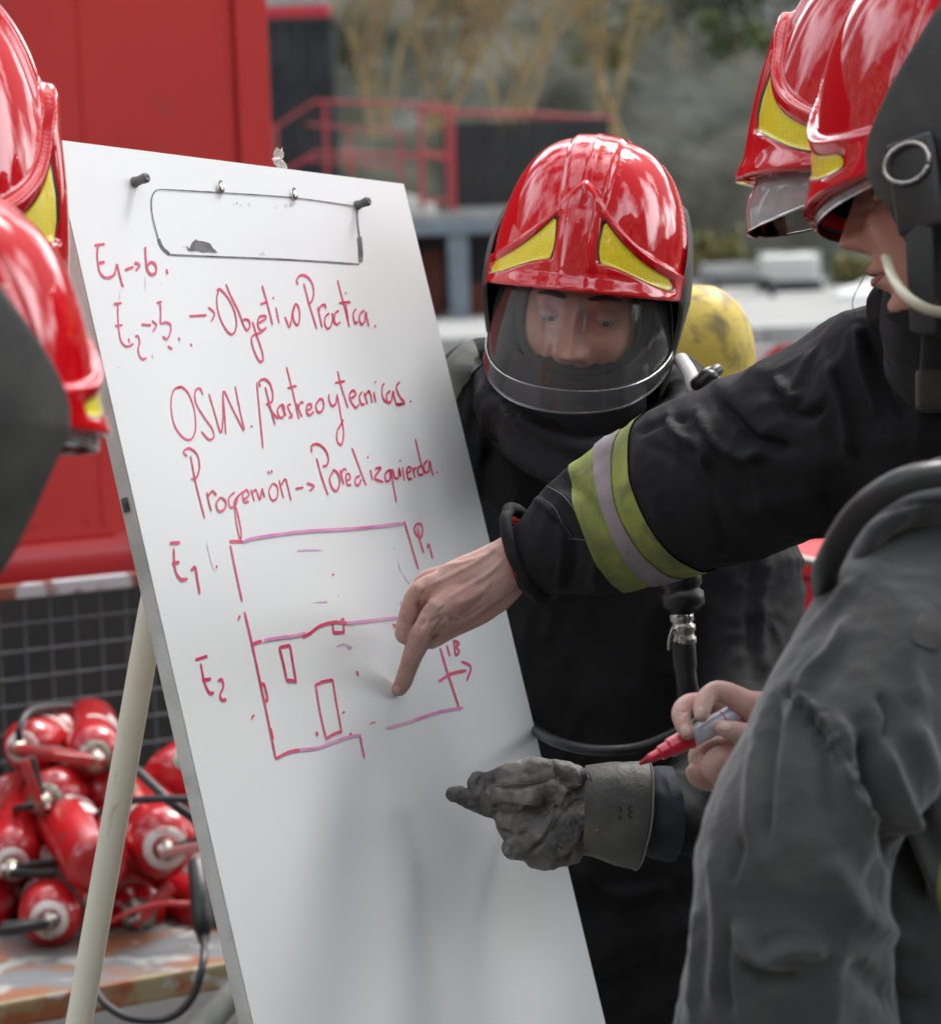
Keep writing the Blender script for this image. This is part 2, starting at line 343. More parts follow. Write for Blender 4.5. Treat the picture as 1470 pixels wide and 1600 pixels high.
# worn reflective band: lime edges soiled dark
M['lime'] = mat('lime_band', (.27, .31, .05), .75, col2=(.13, .155, .035), scale=9, lo=.36, hi=.75, bump=.5, bscale=420, col3=(.07, .075, .035), s3=38, lo3=.46, hi3=.80, detail=9)
M['silverband'] = mat('silver_band', (.21, .18, .185), .6, col2=(.12, .105, .105), scale=14, bump=.35, bscale=400, col3=(.07, .065, .06), s3=40, lo3=.62, hi3=.68, lo=.4, hi=.65)
M['visor'] = clear('visor_clear', (.88, .87, .87), .05, (.45, .45, .45), ior=1.35, hs=9, hmax=.14, rough=.04, fr=1.0)
M['visorlow'] = clear('visor_lower', (.74, .74, .76), .04, (.40, .40, .41), ior=1.35, hs=7, hmax=.14, rough=.06)
M['visoredge'] = clear('visor_edge', (.8, .82, .80), .18, (.5, .5, .48), ior=1.45, hmax=.30, rough=.12)
M['visorpale'] = clear('visor_pale', (.92, .92, .91), .30, (.80, .78, .76), ior=1.5, hs=8, hmax=.50, rough=.05)
# retro-reflective yellow: honeycomb print
def hexyellow():
    m = mat('reflective_yellow', (.78, .66, .012), .35, coat=.5, coatr=.08); t = m.node_tree; L = t.links.new; b = t.nodes['Principled BSDF']
    v = t.nodes.new('ShaderNodeTexVoronoi'); v.feature = 'DISTANCE_TO_EDGE'; v.inputs['Scale'].default_value = 300; v.inputs['Randomness'].default_value = .55
    tc = t.nodes.new('ShaderNodeTexCoord'); L(tc.outputs['Object'], v.inputs['Vector'])
    r = t.nodes.new('ShaderNodeMapRange'); r.inputs['From Min'].default_value = .04; r.inputs['From Max'].default_value = .22; L(v.outputs['Distance'], r.inputs['Value'])
    mx = t.nodes.new('ShaderNodeMix'); mx.data_type = 'RGBA'; mx.inputs['A'].default_value = (.66, .53, .01, 1); mx.inputs['B'].default_value = (.80, .68, .015, 1)
    L(r.outputs[0], mx.inputs['Factor']); L(mx.outputs['Result'], b.inputs['Base Color']); return m
M['hex'] = hexyellow()
# ================================================================== SETTING
def struct(o): o['kind'] = 'structure'; return o
# ground: one sheet with slight unevenness
gn = 60; gx = np.linspace(-200, 200, gn); gy = np.linspace(-150, 250, gn)
V = [(x, y, 0) for y in gy for x in gx]
F = [(j * gn + i, j * gn + i + 1, (j + 1) * gn + i + 1, (j + 1) * gn + i) for j in range(gn - 1) for i in range(gn - 1)]
struct(mk('ground', V, F, M['ground']))
struct(mk('added_dark_apron', [(-36, -34, .004), (36, -34, .004), (36, 25, .004), (-36, 25, .004)], [(0, 1, 2, 3)], M['apron_dark']))  # unseen dark sheet added to cut ground light on board and jackets
# rock slope closing the yard on the far side, and unseen quarry slopes, heights set to shape the reflections
def slope(name, R0, a0, a1, hgt, n=200, m=46, base=0.0, seed=0):
    V = []; A = np.linspace(R_(a0), R_(a1), n); T = np.linspace(0, 1, m)
    aa, tt = np.meshgrid(A, T); aa = aa.ravel(); tt = tt.ravel()
    X = np.stack([np.cos(aa) * R0, np.sin(aa) * R0, tt * hgt], 1)
    d = fbm(X * .13 + seed, 4) * 2.2 + fbm(X * .7 + seed, 3) * .45
    hv = 1 + .28 * noise(np.stack([aa * 5, aa * 0, aa * 0 + seed], 1))
    r = R0 + tt * hgt * .75 + d * np.clip(tt * 6, 0, 1)
    V = np.stack([np.sin(aa) * r, np.cos(aa) * r, tt * hgt * hv + .35 * d * (tt > 0) + base], 1)
    V[tt < .01, 2] = -.4
    F = [(j * n + i, j * n + i + 1, (j + 1) * n + i + 1, (j + 1) * n + i) for j in range(m - 1) for i in range(n - 1)]
    return struct(mk(name, V, F, M['rock']))
slope('rock_hillside', 58, -42, 33, 17, n=240, m=70, seed=3)
slope('reflection_hills', 46, 92, 316, 36, n=220, m=50, seed=9)  # unseen slope behind the camera, raised to darken the helmets' reflections
slope('low_reflection_hills', 62, 30, 96, 9, n=90, m=20, seed=5)  # unseen slope at right, height set for what the board reflects
# yard frame turned as the trailer stands
PSI = R_(30); E1 = np.array([math.cos(PSI), math.sin(PSI), 0]); E2 = np.array([-math.sin(PSI), math.cos(PSI), 0]); E3 = np.array([0, 0, 1.0])
RT = np.stack([E1, E2, E3], 1)
def onray(px, py, z=None, d=None):
    if d is not None: return P(px, py, d)
    q = P(px, py, 1.0) - CAM; t = (z - CAM[2]) / q[2]; return CAM + q * t
# ---- red trailer box
TR0 = P(452, 903, 8.0); zb = TR0[2]
t = thing('red_trailer', 'large red box trailer with rounded sill behind the whiteboard', 'trailer', (TR0[0], TR0[1], 0))
Lt = 5.2; c0 = TR0 - E1 * Lt
def tb(name, a0, a1, b0, b1, z0, z1, m, bev=.01, par=None):
    mb = MB(); c = np.array([TR0[0], TR0[1], 0]) + E1 * (a0 + a1) / 2 + E2 * (b0 + b1) / 2 + E3 * (z0 + z1) / 2
    mb.box(c, (a1 - a0, b1 - b0, z1 - z0), RT, bev); return mb.build(name, m, par or t, smooth=False)
tb('side_panel', -Lt, -.105, 0, .05, zb + .17, zb + 2.6, M['truck'], .004)
tb('corner_post', -.10, 0, -.012, .10, zb + .12, zb + 2.62, M['truck'], .006)
tb('seam_strip', -.1053, -.0998, .010, .05, zb + .15, zb + 2.6, M['chassis'], .0)
for _a in np.arange(-Lt + .3, -.3, .62):
    tb('panel_rib', _a, _a + .012, -.004, .0015, zb + .2, zb + 2.55, M['truck'], .001)
for _a in np.arange(-Lt + .1, -.12, .155):
    V, F = sph(np.array([TR0[0], TR0[1], zb + .215]) + E1 * _a - E2 * .001, .006, 8, 6); mk('rivet', V, F, M['trucktrim'], t)
tb('end_panel', -.06, -.01, .10, 2.3, zb + .1, zb + 2.6, M['truck'], .004)
tb('back_panel', -Lt, -.0, 2.3, 2.35, zb + .1, zb + 2.6, M['truck'], .004)
tb('roof_panel', -Lt, 0, 0, 2.35, zb + 2.6, zb + 2.66, M['truck'], .004)
mb = MB(); p0 = np.array([TR0[0], TR0[1], zb + .085]) - E2 * .01
mb.tube([p0 - E1 * Lt, p0 - E1 * Lt / 2, p0], [[.085, .04]] * 3, seg=20, ref=E2); mb.build('sill', M['trucktrim'], t)
tb('chassis', -Lt, -.1, .25, 2.2, .28, zb + .05, M['chassis'], .01)
tb('side_skirt', -Lt, -.15, .12, .16, .18, zb - .02, M['chassis'], .004)
for a in (-1.2, -2.1):
    for bb in (.28, 1.95):
        V, F = lathe([(.0, -.1), (.36, -.1), (.42, -.06), (.42, .06), (.36, .1), (0, .1)], 28)
        Q = np.stack([E1, E3, E2], 1); w = mk('wheel', V @ Q.T + np.array([TR0[0], TR0[1], .42]) + E1 * a + E2 * bb, F, M['black'], t)
# ---- wire mesh cage
d0 = P(20, 925, 5.75)
t = thing('wire_mesh_cage', 'rusty steel wire mesh crate side under the red trailer', 'mesh cage', (d0[0], d0[1], 0))
ztop = d0[2]; base = np.array([d0[0], d0[1], 0]) - E1 * .65; Lm = 1.9
mb = MB()
mb.box(base + E1 * Lm / 2 + E3 * ztop, (Lm, .035, .028), RT, .004); mb.build('top_rail', M['railpaint'], t, smooth=False)
for nn in range(2):
    mb = MB(); mb.box(base + E1 * Lm * nn + E3 * ztop / 2 - E3 * .02, (.035, .035, ztop - .04), RT, .004); mb.build('corner_post', M['wire'], t, smooth=False)
k = 0
for i in range(1, int(Lm / .056)):
    mb = MB(); a = base + E1 * (i * .056); mb.tube([a + E3 * (ztop - .01), a + E3 * ztop / 2, a + E3 * .12], .0028, seg=6, caps=None); o = mb.build('upright_wire', M['wire'], t)
for i in range(1, 14):
    mb = MB(); z = ztop - i * .056 - .012; a = base - E2 * .004; mb.tube([a + E3 * z, a + E1 * Lm / 2 + E3 * z, a + E1 * Lm + E3 * z], .0028, seg=6, caps=None); mb.build('cross_wire', M['wire'], t)
tb2 = MB(); tb2.box(base + E1 * Lm / 2 + E2 * .75 + E3 * (.09 + ztop / 2 - .08), (Lm - .06, .02, ztop - .2), RT, .003); tb2.build('back_sheet', M['chassis'], t, smooth=False)
# ---- rusty bench carrying the extinguishers
f0 = P(180, 1532, 4.62); ZT = f0[2]
t = thing('rusty_steel_bench', 'low rusty steel bench under the heap of extinguishers', 'bench', (f0[0], f0[1], 0))
fb = np.array([f0[0], f0[1], 0])
mb = MB(); mb.box(fb + E2 * .40 + E3 * (ZT - .006) + E1 * .15, (1.9, .80, .012), RT, .003); mb.build('bench_top', M['rust'], t, smooth=False)
mb = MB(); mb.box(fb + E2 * .003 + E3 * (ZT - .024) + E1 * .15, (1.9, .03, .045), RT, .006); mb.build('front_edge', M['rustedge'], t, smooth=False)
for a in (-.7, .95):
    for b_ in (.08, .7):
        mb = MB(); mb.box(fb + E2 * b_ + E1 * a + E3 * (ZT / 2 - .01), (.045, .045, ZT - .03), RT, .003); mb.build('leg', M['rustedge'], t, smooth=False)
mb = MB(); mb.box(fb + E2 * .45 + E3 * .12 + E1 * .15, (1.7, .03, .03), RT, .003); mb.build('stretcher', M['rustedge'], t, smooth=False)
# hose pipe under bench (grey)
mb = MB(); mb.tube([P(400, 1520, 4.5), P(350, 1570, 4.45), P(300, 1630, 4.4), P(240, 1720, 4.35)], .022, seg=16)
tag(origin_to(mb.build('grey_pipe', M['strapg']), P(240, 1720, 4.35)), 'grey pipe leaning under the right end of the rusty bench', 'pipe')

# ---- far platform with railings
DP = 42.0
def fx(px): return P(px, 400, DP)[0]
def fz(py, px=700): return P(px, py, DP)[2]
yP = DP
zdeck = fz(332); x0, x1 = fx(360), fx(815)
t = thing('steel_platform', 'raised steel platform with blue grey posts and dark underside', 'platform', ((x0 + x1) / 2, yP, 0))
mb = MB(); mb.box(((x0 + x1) / 2, yP + 1.6, zdeck - .06), (x1 - x0, 3.2, .12), bev=.01); mb.build('deck', M['conc'], t, smooth=False)
mb = MB(); mb.box(((x0 + x1) / 2, yP - .05, zdeck - .22), (x1 - x0, .12, .2), bev=.01); mb.build('edge_beam', M['railpole'], t, smooth=False)
for px in (455, 590, 716, 800):
    mb = MB(); mb.box((fx(px), yP + .05, (zdeck - .32) / 2), (.30, .2, zdeck - .32), bev=.01); mb.build('post', M['railpole'], t, smooth=False)
mb = MB(); mb.box(((x0 + x1) / 2, yP + 2.9, (zdeck - .14) / 2), (x1 - x0, .1, zdeck - .14)); mb.build('back_wall', M['panelblack'], t, smooth=False)
for px, w_, h_, lab in ((672, .35, 1.0, 'brown crate left of the blue post under the platform'), (758, .5, .45, 'brown crate right of the blue post under the platform')):
    mb = MB(); mb.box((fx(px), yP + 1.0, h_ / 2), (w_, .5, h_), bev=.02)
    for zz in np.arange(.12, h_, .16): mb.box((fx(px), yP + .74, zz), (w_ - .03, .03, .09))
    o = mb.build('storage_crate', M['brown'], smooth=False); tag(origin_to(o, (fx(px), yP + 1.0, 0)), lab, 'crate', 'crates under the platform')
# railings: two runs
def railing(label, pts, posts, mid=True, r=.045):
    a = P(*pts[0]); t = thing('red_railing', label, 'railing', (a[0], a[1], zdeck), group='red railings on the platform')
    mb = MB(); mb.tube([P(*p) for p in pts], r * .66, seg=8); mb.build('handrail', M['rail'], t)
    if mid:
        for off in mid:
            mb = MB(); mb.tube([P(p[0], p[1] + off, p[2]) for p in pts], r * .66, seg=8); mb.build('mid_rail', M['rail'], t)
    for px, ya, yb, d in posts:
        mb = MB(); mb.tube([P(px, ya, d), P(px + 2, (ya + yb) / 2, d), P(px + 4, yb, d)], r * .75, seg=8); mb.build('post', M['rail'], t)
railing('red tube railing with sloped end beside the black container', [(420, 205, 42.3), (450, 185, 42.2), (492, 158, 42), (560, 160, 42), (640, 163, 42), (708, 168, 42)], [(508, 160, 332, 42), (430, 200, 332, 42.2), (706, 166, 332, 42)], mid=(80,), r=.042)
railing('short red railing gate standing before the black panel', [(654, 172, 41.2), (700, 174, 41.2)], [(656, 172, 325, 41.2), (698, 174, 325, 41.2)], mid=(66, 140), r=.042)
railing('thin red railing behind with posts left of the black panel', [(480, 194, 44.6), (560, 200, 44.6), (628, 205, 44.6)], [(625, 205, 320, 44.6), (545, 200, 320, 44.6)], mid=(55,), r=.03)
railing('low red railing running above the black panel', [(712, 176, 44), (850, 180, 44), (955, 186, 44)], [(850, 178, 330, 44), (938, 183, 330, 44)], mid=False, r=.06)
# black panel / tank on the platform
t = thing('metal_screen', 'dark sheet metal screen on the far platform', 'screen', (fx(825), yP + .8, zdeck))
xa, xb = P(692, 250, 42.8)[0], P(952, 250, 42.8)[0]; zt = P(800, 190, 42.8)[2]; zb2 = P(800, 320, 42.8)[2]
n_ = 14; w_ = (xb - xa) / n_
for i in range(n_):
    mb = MB(); mb.box((xa + (i + .5) * w_, yP + .8 + (.02 if i % 2 else 0), (zt + zb2) / 2), (w_ - .008, .04, zt - zb2), bev=.006); mb.build('panel', M['panelblack'], t, smooth=False)
mb = MB(); mb.box(((xa + xb) / 2, yP + .8, zb2 - .08), (xb - xa, .14, .14)); mb.build('base_rail', M['conc'], t, smooth=False)
for xq in (xa + .2, xb - .3):
    mb = MB(); mb.box((xq, yP + .9, (zb2 - .15) / 2), (.12, .12, zb2 - .16)); mb.build('support', M['panelblack'], t, smooth=False)
# black corrugated container behind the trailer
xa, xb = P(330, 200, 47)[0], P(527, 200, 47)[0]; zt = P(480, 30, 47)[2]
t = thing('black_container', 'black corrugated shipping container beside the red trailer', 'container', ((xa + xb) / 2, 47, 0))
n_ = 17; w_ = (xb - xa) / n_; mb = MB(); mb.box(((xa + xb) / 2, 48.26, zt / 2 + .1), (xb - xa - .1, 2.4, zt - .3)); mb.build('body', M['contblack'], t, smooth=False)
for i in range(n_):
    mb = MB(); mb.box((xa + (i + .5) * w_, 47.03 + (.03 if i % 2 else 0), zt / 2), (w_ * .98, .05, zt - .22), bev=.012); mb.build('side_panel', M['contblack'], t, smooth=False)
mb = MB(); mb.box(((xa + xb) / 2, 47.05, zt - .06), (xb - xa, .14, .12), bev=.01); mb.build('top_rail', M['panelblack'], t, smooth=False)
mb = MB(); mb.box(((xa + xb) / 2, 47.05, .06), (xb - xa, .14, .12), bev=.01); mb.build('bottom_rail', M['panelblack'], t, smooth=False)
t = thing('roof_box', 'red and white box resting on top of the black container', 'box', ((xa + xb) / 2, 47.3, zt))
mb = MB(); mb.box(((xa + xb) / 2, 47.4, zt + .10), (xb - xa - .1, .5, .2), bev=.02); mb.build('lower_case', M['taper'], t, smooth=False)
mb = MB(); mb.box(((xa + xb) / 2, 47.4, zt + .27), (xb - xa - .14, .46, .14), bev=.02); mb.build('lid', M['conc'], t, smooth=False)
# white rubble heap by railing, pale heap at the right
def heap(name, label, cat, c, r, m, seed):
    V, F = lathe([(r * math.cos(a) , r * .55 * math.sin(a)) for a in np.linspace(0, math.pi / 2 * .98, 9)], 22)
    V = V * np.array([1.5, 1, 1]); V = V + (V / (np.linalg.norm(V, axis=1)[:, None] + .01)) * (fbm(V * 3 / r + seed, 3)[:, None] * r * .16)
    V[:, 2] = np.clip(V[:, 2], -.05, None) ; F = F + [tuple(8 * 22 + j for j in range(22))]
    o = mk(name, V, F, m); o.location = c; tag(o, label, cat); return o
heap('rubble_heap', 'pale rubble heap behind the thin railing', 'rubble', (P(575, 270, 49)[0], 49, 1.5), .75, M['conc'], 2)
heap('gravel_heap', 'pale gravel heap near the white tank', 'gravel heap', (P(1385, 480, 44)[0], 44, 0), .55, M['ibc'], 5)
# low kerb wall across the yard
t = thing('concrete_kerb_wall', 'low grey concrete wall across the far yard', 'low wall', (0, 31, 0))
for i in range(12):
    mb = MB(); mb.box((-4.5 + i * 1.2, 31, .11 + .004 * (i % 3)), (1.18, .4, .24), bev=.02); mb.build('block', M['conc'], t, smooth=False)
# IBC tank
cx_, cz = P(1232, 466, 49.0)[0], 0.0
t = thing('ibc_tank', 'white caged plastic water tank standing in the far yard', 'tank', (cx_, 49, 0))
zt = P(1232, 392, 49)[2]; h_ = zt - .17
mb = MB(); mb.box((cx_, 49, .17 + h_ / 2 - .03), (.94, .94, h_ - .06), bev=.07); mb.build('bottle', M['ibc'], t)
for i in range(5):
    z = .2 + i * (h_ - .05) / 4; mb = MB()
    for dx, dy, sx, sy in ((0, -.5, 1.0, .02), (0, .5, 1.0, .02), (-.5, 0, .02, 1.0), (.5, 0, .02, 1.0)): mb.box((cx_ + dx, 49 + dy, z), (sx, sy, .03))
    mb.build('cage_bar', M['ibccage'], t, smooth=False)
for i in range(6):
    mb = MB(); mb.box((cx_ - .48 + i * .192, 48.48, .17 + h_ / 2), (.025, .02, h_)); mb.build('cage_upright', M['ibccage'], t, smooth=False)
mb = MB(); mb.box((cx_, 49, .08), (1.05, 1.05, .13), bev=.02); mb.build('pallet', M['pipe'], t, smooth=False)
V, F = lathe([(.11, 0), (.11, .05), (0, .05)], 16); mk('lid', V + np.array([cx_, 49, zt - .04]), F, M['pipe'], t)
# dark pipe rail
mb = MB(); mb.tube(resample([P(1000, 432, 46), P(1120, 434, 46), P(1190, 436, 46), P(1204, 442, 46), P(1207, 470, 46)], 4), .055, seg=10)
for px in (1030, 1120): mb.tube([P(px, 434, 46), P(px, 455, 46), P(px, 482, 46)], .035, seg=8)
o = mb.build('dark_pipe_rail', M['pipe']); tag(origin_to(o, P(1120, 480, 46)), 'dark bent pipe rail left of the white tank', 'pipe rail')
mb = MB(); c = P(1375, 458, 50); mb.box((c[0], 50, c[2]), (.9, .3, .16), bev=.03); mb.box((c[0] - .3, 50, c[2] / 2 - .04), (.08, .08, c[2] - .05)); mb.box((c[0] + .3, 50, c[2] / 2 - .04), (.08, .08, c[2] - .05))
tag(origin_to(mb.build('trestle', M['pipe'], smooth=False), (c[0], 50, 0)), 'dark trestle beyond the pale gravel heap', 'trestle')
mb = MB(); c = P(1140, 455, 52); mb.box((c[0], 52, .22), (1.1, .4, .44), bev=.04); mb.box((c[0], 51.78, .22), (.9, .05, .3), bev=.02)
tag(origin_to(mb.build('concrete_block', M['conc'], smooth=False), (c[0], 52, 0)), 'grey concrete block behind the dark pipe rail', 'block')
# red and white barrier plank
a, b_ = P(1130, 537, 12), P(1330, 532, 12)
t = thing('striped_barrier', 'red and white diagonally striped barrier plank in the yard', 'barrier', ((a[0] + b_[0]) / 2, 12, 0))
Lb = 1.6; xc = (a[0] + b_[0]) / 2; zt = P(1230, 538, 12)[2]; hb = .22; sw = .125
V = [(xc - Lb / 2, 12, zt - hb), (xc + Lb / 2, 12, zt - hb), (xc + Lb / 2, 12, zt), (xc - Lb / 2, 12, zt)]
mb = MB(); mb.box((xc, 12.012, zt - hb / 2), (Lb, .02, hb), bev=.003); mb.build('plank', M['tapew'], t, smooth=False)
mb = MB()
for i in range(-3, int(Lb / sw)):
    if i % 2: continue
    xs = xc - Lb / 2 + i * sw + .03; q = [(xs, zt - hb), (xs + sw, zt - hb), (xs + sw + hb, zt), (xs + hb, zt)]
    q = [(min(max(x, xc - Lb / 2), xc + Lb / 2), z) for x, z in q]; mb.add([(x, 11.999, z) for x, z in q], [(0, 1, 2, 3)])
mb.build('red_stripe', M['taper'], t, smooth=False)
for s_ in (-.6, .6):
    mb = MB(); mb.box((xc + s_, 12.045, zt / 2), (.05, .04, zt), bev=.004); mb.box((xc + s_, 12.045, .02), (.06, .5, .04), bev=.004); mb.build('leg', M['pipe'], t, smooth=False)
# red crate with orange board between the men
c = P(1285, 905, 5.0)
t = thing('red_equipment_crate', 'red plastic crate beyond the grey jacket shoulder', 'crate', (c[0], c[1], 0))
mb = MB(); mb.box((c[0] + .02, c[1] + .15, c[2] / 2 - .0), (.34, .3, c[2] + .02), bev=.02); mb.build('body', M['crate'], t, smooth=False)
mb = MB(); mb.box((c[0] + .02, c[1] + .15, c[2] + .02), (.37, .33, .03), bev=.008); mb.build('rim', M['crate'], t, smooth=False)
mb = MB(); mb.tube([P(1225, 868, 4.9), P(1275, 880, 4.88), P(1330, 872, 4.9)], .008, seg=8); mb.build('handle', M['metal'], t)
c = P(1290, 850, 5.4); mb = MB(); mb.box((c[0], c[1], (c[2] + .07) / 2), (.5, .04, c[2] + .07), bev=.008)
for dz in (.1, .28, .46): mb.box((c[0], c[1] - .026, dz * (c[2] + .1) / .56), (.46, .014, .06), bev=.003)
tag(origin_to(mb.build('orange_board', M['orange'], smooth=False), (c[0], c[1], 0)), 'upright orange brown board behind the red crate', 'board')

# ---- bare shrubs and bushes on the slope
def bare_tree(px, py, d, hgt, label, seed, n0=5, lean=.0, spread=.35):
    rnd = random.Random(seed); b = P(px, py, d); t = thing('bare_tree', label, 'tree', b, group='bare trees before the rock slope')
    tr = MB(); br = MB()
    def grow(p, dr, ln, r, lv, mb):
        pts = [p]; q = p.copy(); v = dr.copy()
        for k in range(4):
            v = nrm(v + np.array([rnd.uniform(-.16, .16), rnd.uniform(-.1, .1), rnd.uniform(-.03, .10)])); q = q + v * ln / 4; pts.append(q)
        mb.tube(pts, np.linspace(r, r * .55, 5), seg=5 if lv else 7, caps=None)
        if lv < 4:
            for k in range(rnd.choice((3, 3, 4))):
                i = rnd.choice((2, 3, 4)); nv = nrm(v + np.array([rnd.uniform(-.75, .75), rnd.uniform(-.45, .45), rnd.uniform(-.15, .55)]))
                grow(pts[i], nv, ln * rnd.uniform(.55, .85), max(.006, r * .55), lv + 1, br)
    for k in range(n0):
        dr = nrm(np.array([rnd.uniform(-spread, spread) + lean, rnd.uniform(-.2, .2), 1.0])); grow(b + np.array([rnd.uniform(-.3, .3), 0, 0]), dr, hgt * rnd.uniform(.34, .5), hgt * .0105, 0, tr)
    tr.build('trunk', M['branch'], t); br.build('crown', M['branch'], t)
bare_tree(590, 215, 52, 5.2, 'bare ochre tree left of the other bare trees, above the railing', 3, 5, .0)
bare_tree(690, 205, 53, 5.6, 'bare ochre tree directly above the black panel left end', 4, 6, .05)
bare_tree(800, 210, 52, 5.4, 'bare tree rising behind the middle of the black panel', 8, 5, .2)
bare_tree(960, 240, 54, 6.0, 'bare tree with branches arching right above the centre helmet', 12, 4, -.1)
def bush(px, py, d, r, label, seed, m, n=700, sq=.7):
    rnd = random.Random(seed); b = P(px, py, d); t = thing('leafy_bush', label, 'bush', (b[0], b[1], b[2] - r * sq), group='bushes on the rock slope')
    mb = MB()
    cl = [(rnd.uniform(-1, 1) * r * .9, rnd.uniform(-.5, .5) * r, rnd.uniform(-.7, .8) * r * sq, rnd.uniform(.25, .5) * r) for _ in range(14)]
    for i in range(n):
        c = cl[i % 14]; v = nrm(np.array([rnd.gauss(0, 1), rnd.gauss(0, 1), rnd.gauss(0, 1)])); p = b + np.array(c[:3]) + v * c[3] * rnd.uniform(.5, 1.1)
        a = nrm(np.array([rnd.gauss(0, 1), rnd.gauss(0, 1), rnd.gauss(0, 1)])); bb = nrm(np.cross(a, v)); s_ = rnd.uniform(.05, .12)
        mb.add([p - a * s_, p + bb * s_ * .5, p + a * s_, p - bb * s_ * .5], [(0, 1, 2, 3)])
    mb.build('crown', m, t, smooth=False)
    mb = MB(); mb.tube([b + np.array([0, 0, -r * sq]), b + np.array([.05, 0, 0]), b + np.array([.1, 0, r * .3])], [.05, .035, .02], seg=6); mb.build('stem', M['branch'], t)
bush(1150, 55, 56, .7, 'green bush at the top right of the slope', 1, M['leafg'])
bush(1060, 10, 57, 1.4, 'dark green brush along the upper slope left of the green bush', 2, M['leafd'], 1100)
bush(1210, 5, 57, 1.4, 'dark leafy brush behind the raised helmet top', 22, M['leafd'], 1100)
bush(1330, 432, 51, .55, 'yellow green bush under the helmet visor at the far wall', 3, M['leafy'])
bush(1110, 400, 53, .6, 'yellowing shrub right of the centre helmet', 4, M['leafy'])
bush(1165, 425, 54, .45, 'small olive shrub left of the white tank', 6, M['leafd'])
bush(960, 60, 56, .9, 'small dull green brush among the right hand branches', 7, M['leafy'], 500)
bush(545, 60, 55, .9, 'dull green brush left of the bare trees', 9, M['leafd'], 500)
# ================================================================== WHITEBOARD ON ITS EASEL
BU = nrm(.5009 * AR + .0344 * AU + .8648 * AF); BV = .23185 * AR - .96803 * AU - .09573 * AF
BV = nrm(BV - (BV @ BU) * BU); BN = np.cross(BU, BV); BN = BN if BN @ AF < 0 else -BN      # BN faces the viewer's right
D0 = 2.76; BO = P(80, 217, D0); BW = .2397 * D0; BL = 1.36
BQ = np.stack([BU, BV, BN], 1)
def B2W(a, b, h=0): return BO + a * BU + b * BV + h * BN
def onboard(px, py, h=0):
    q = P(px, py, 1.0) - CAM; t = ((BO + h * BN - CAM) @ BN) / (q @ BN); w = CAM + q * t - BO; return w @ BU, w @ BV
foot = B2W(BW / 2, BL); ez = thing('whiteboard_easel', 'white marker board on easel, covered in red handwriting and a floor plan', 'whiteboard', (foot[0], foot[1], 0))
mb = MB(); TH = .017
mb.box(B2W(BW / 2, BL / 2, -TH / 2 - .0006), (BW - .001, BL - .001, TH), BQ, .0025); mb.build('board_core', M['boardedge'], ez, smooth=False)
# face sheet, cut into a fine grid with a very slight waviness (laminate)
nu, nv = 50, 100; V = []
for j in range(nv + 1):
    for i in range(nu + 1): V.append(B2W(BW * i / nu, BL * j / nv))
V = np.array(V); ed = np.array([min(i, nu - i, j, nv - j) for j in range(nv + 1) for i in range(nu + 1)])
V = V + BN * (.0006 + .00025 * (np.sin(V @ BU * 7 + 1) * np.sin(V @ BV * 4.1) + 1) * sm(0, 6, ed))[:, None]
F = [(j * (nu + 1) + i, j * (nu + 1) + i + 1, (j + 1) * (nu + 1) + i + 1, (j + 1) * (nu + 1) + i) for j in range(nv) for i in range(nu)]
mk('writing_surface', V, F, M['board'], ez)
_tree = BVHTree.FromPolygons([tuple(v) for v in V], F)
def hboard(a, b):
    o = B2W(a, b, .05); h = _tree.ray_cast(Vector(o), Vector(-BN), .1)
    return (.05 - h[3]) if h[0] is not None else .001
def Z(poly, ox, oy, s): return [(ox + x / s, oy + y / s) for x, y in poly]
Z1 = lambda *p: Z(p, 60, 200, 3.6375)
Z2 = lambda *p: Z(p, 400, 400, 3.636)
Z3 = lambda *p: Z(p, 240, 780, 2.722)
Z6 = lambda *p: Z(p, 60, 200, 2.371)
def stroke(mb, poly, wmin=1.5, wmax=3.2, n=5, h=.0004, smooth=True, seed=[0]):
    p = resample(poly, n) if (smooth and len(poly) > 2) else resample([poly[0], ((poly[0][0] + poly[-1][0]) / 2, (poly[0][1] + poly[-1][1]) / 2), poly[-1]], 4) if len(poly) == 2 else np.array(poly, float)
    seed[0] += 1
    t = np.gradient(p, axis=0); t /= np.linalg.norm(t, axis=1)[:, None] + 1e-9; nn = np.stack([-t[:, 1], t[:, 0]], 1)
    k = np.abs(t[:, 0]); w = wmin + (wmax - wmin) * k ** 1.6
    w = w * (1 + .14 * noise(np.stack([p[:, 0] * .35, p[:, 1] * .35, p[:, 0] * 0 + seed[0]], 1))) / 2
    w[0] *= .75; w[-1] *= .7
    n0 = len(mb.V); zz = h + .00004 * (seed[0] % 9)
    for q, m_, ww in zip(p, nn, w):
        for s_ in (-1, 0, 1):
            a, b = onboard(*(q + m_ * ww * s_)); mb.V.append(list(B2W(a, b, hboard(a, b) + zz)))
    for i in range(len(p) - 1):
        for s_ in (0, 1): mb.F.append((n0 + 3 * i + s_, n0 + 3 * i + s_ + 1, n0 + 3 * i + s_ + 4, n0 + 3 * i + s_ + 3))
def writing(name, strokes, m='ink', each=False, **k):
    mb = MB()
    if each:
        for s_ in strokes: mb = MB(); stroke(mb, s_, **k); mb.build(name, M[m], ez, smooth=False)
        return
    for s_ in strokes: stroke(mb, s_, **k)
    return mb.build(name, M[m], ez, smooth=False)
TX = dict(wmin=2.0, wmax=3.8)
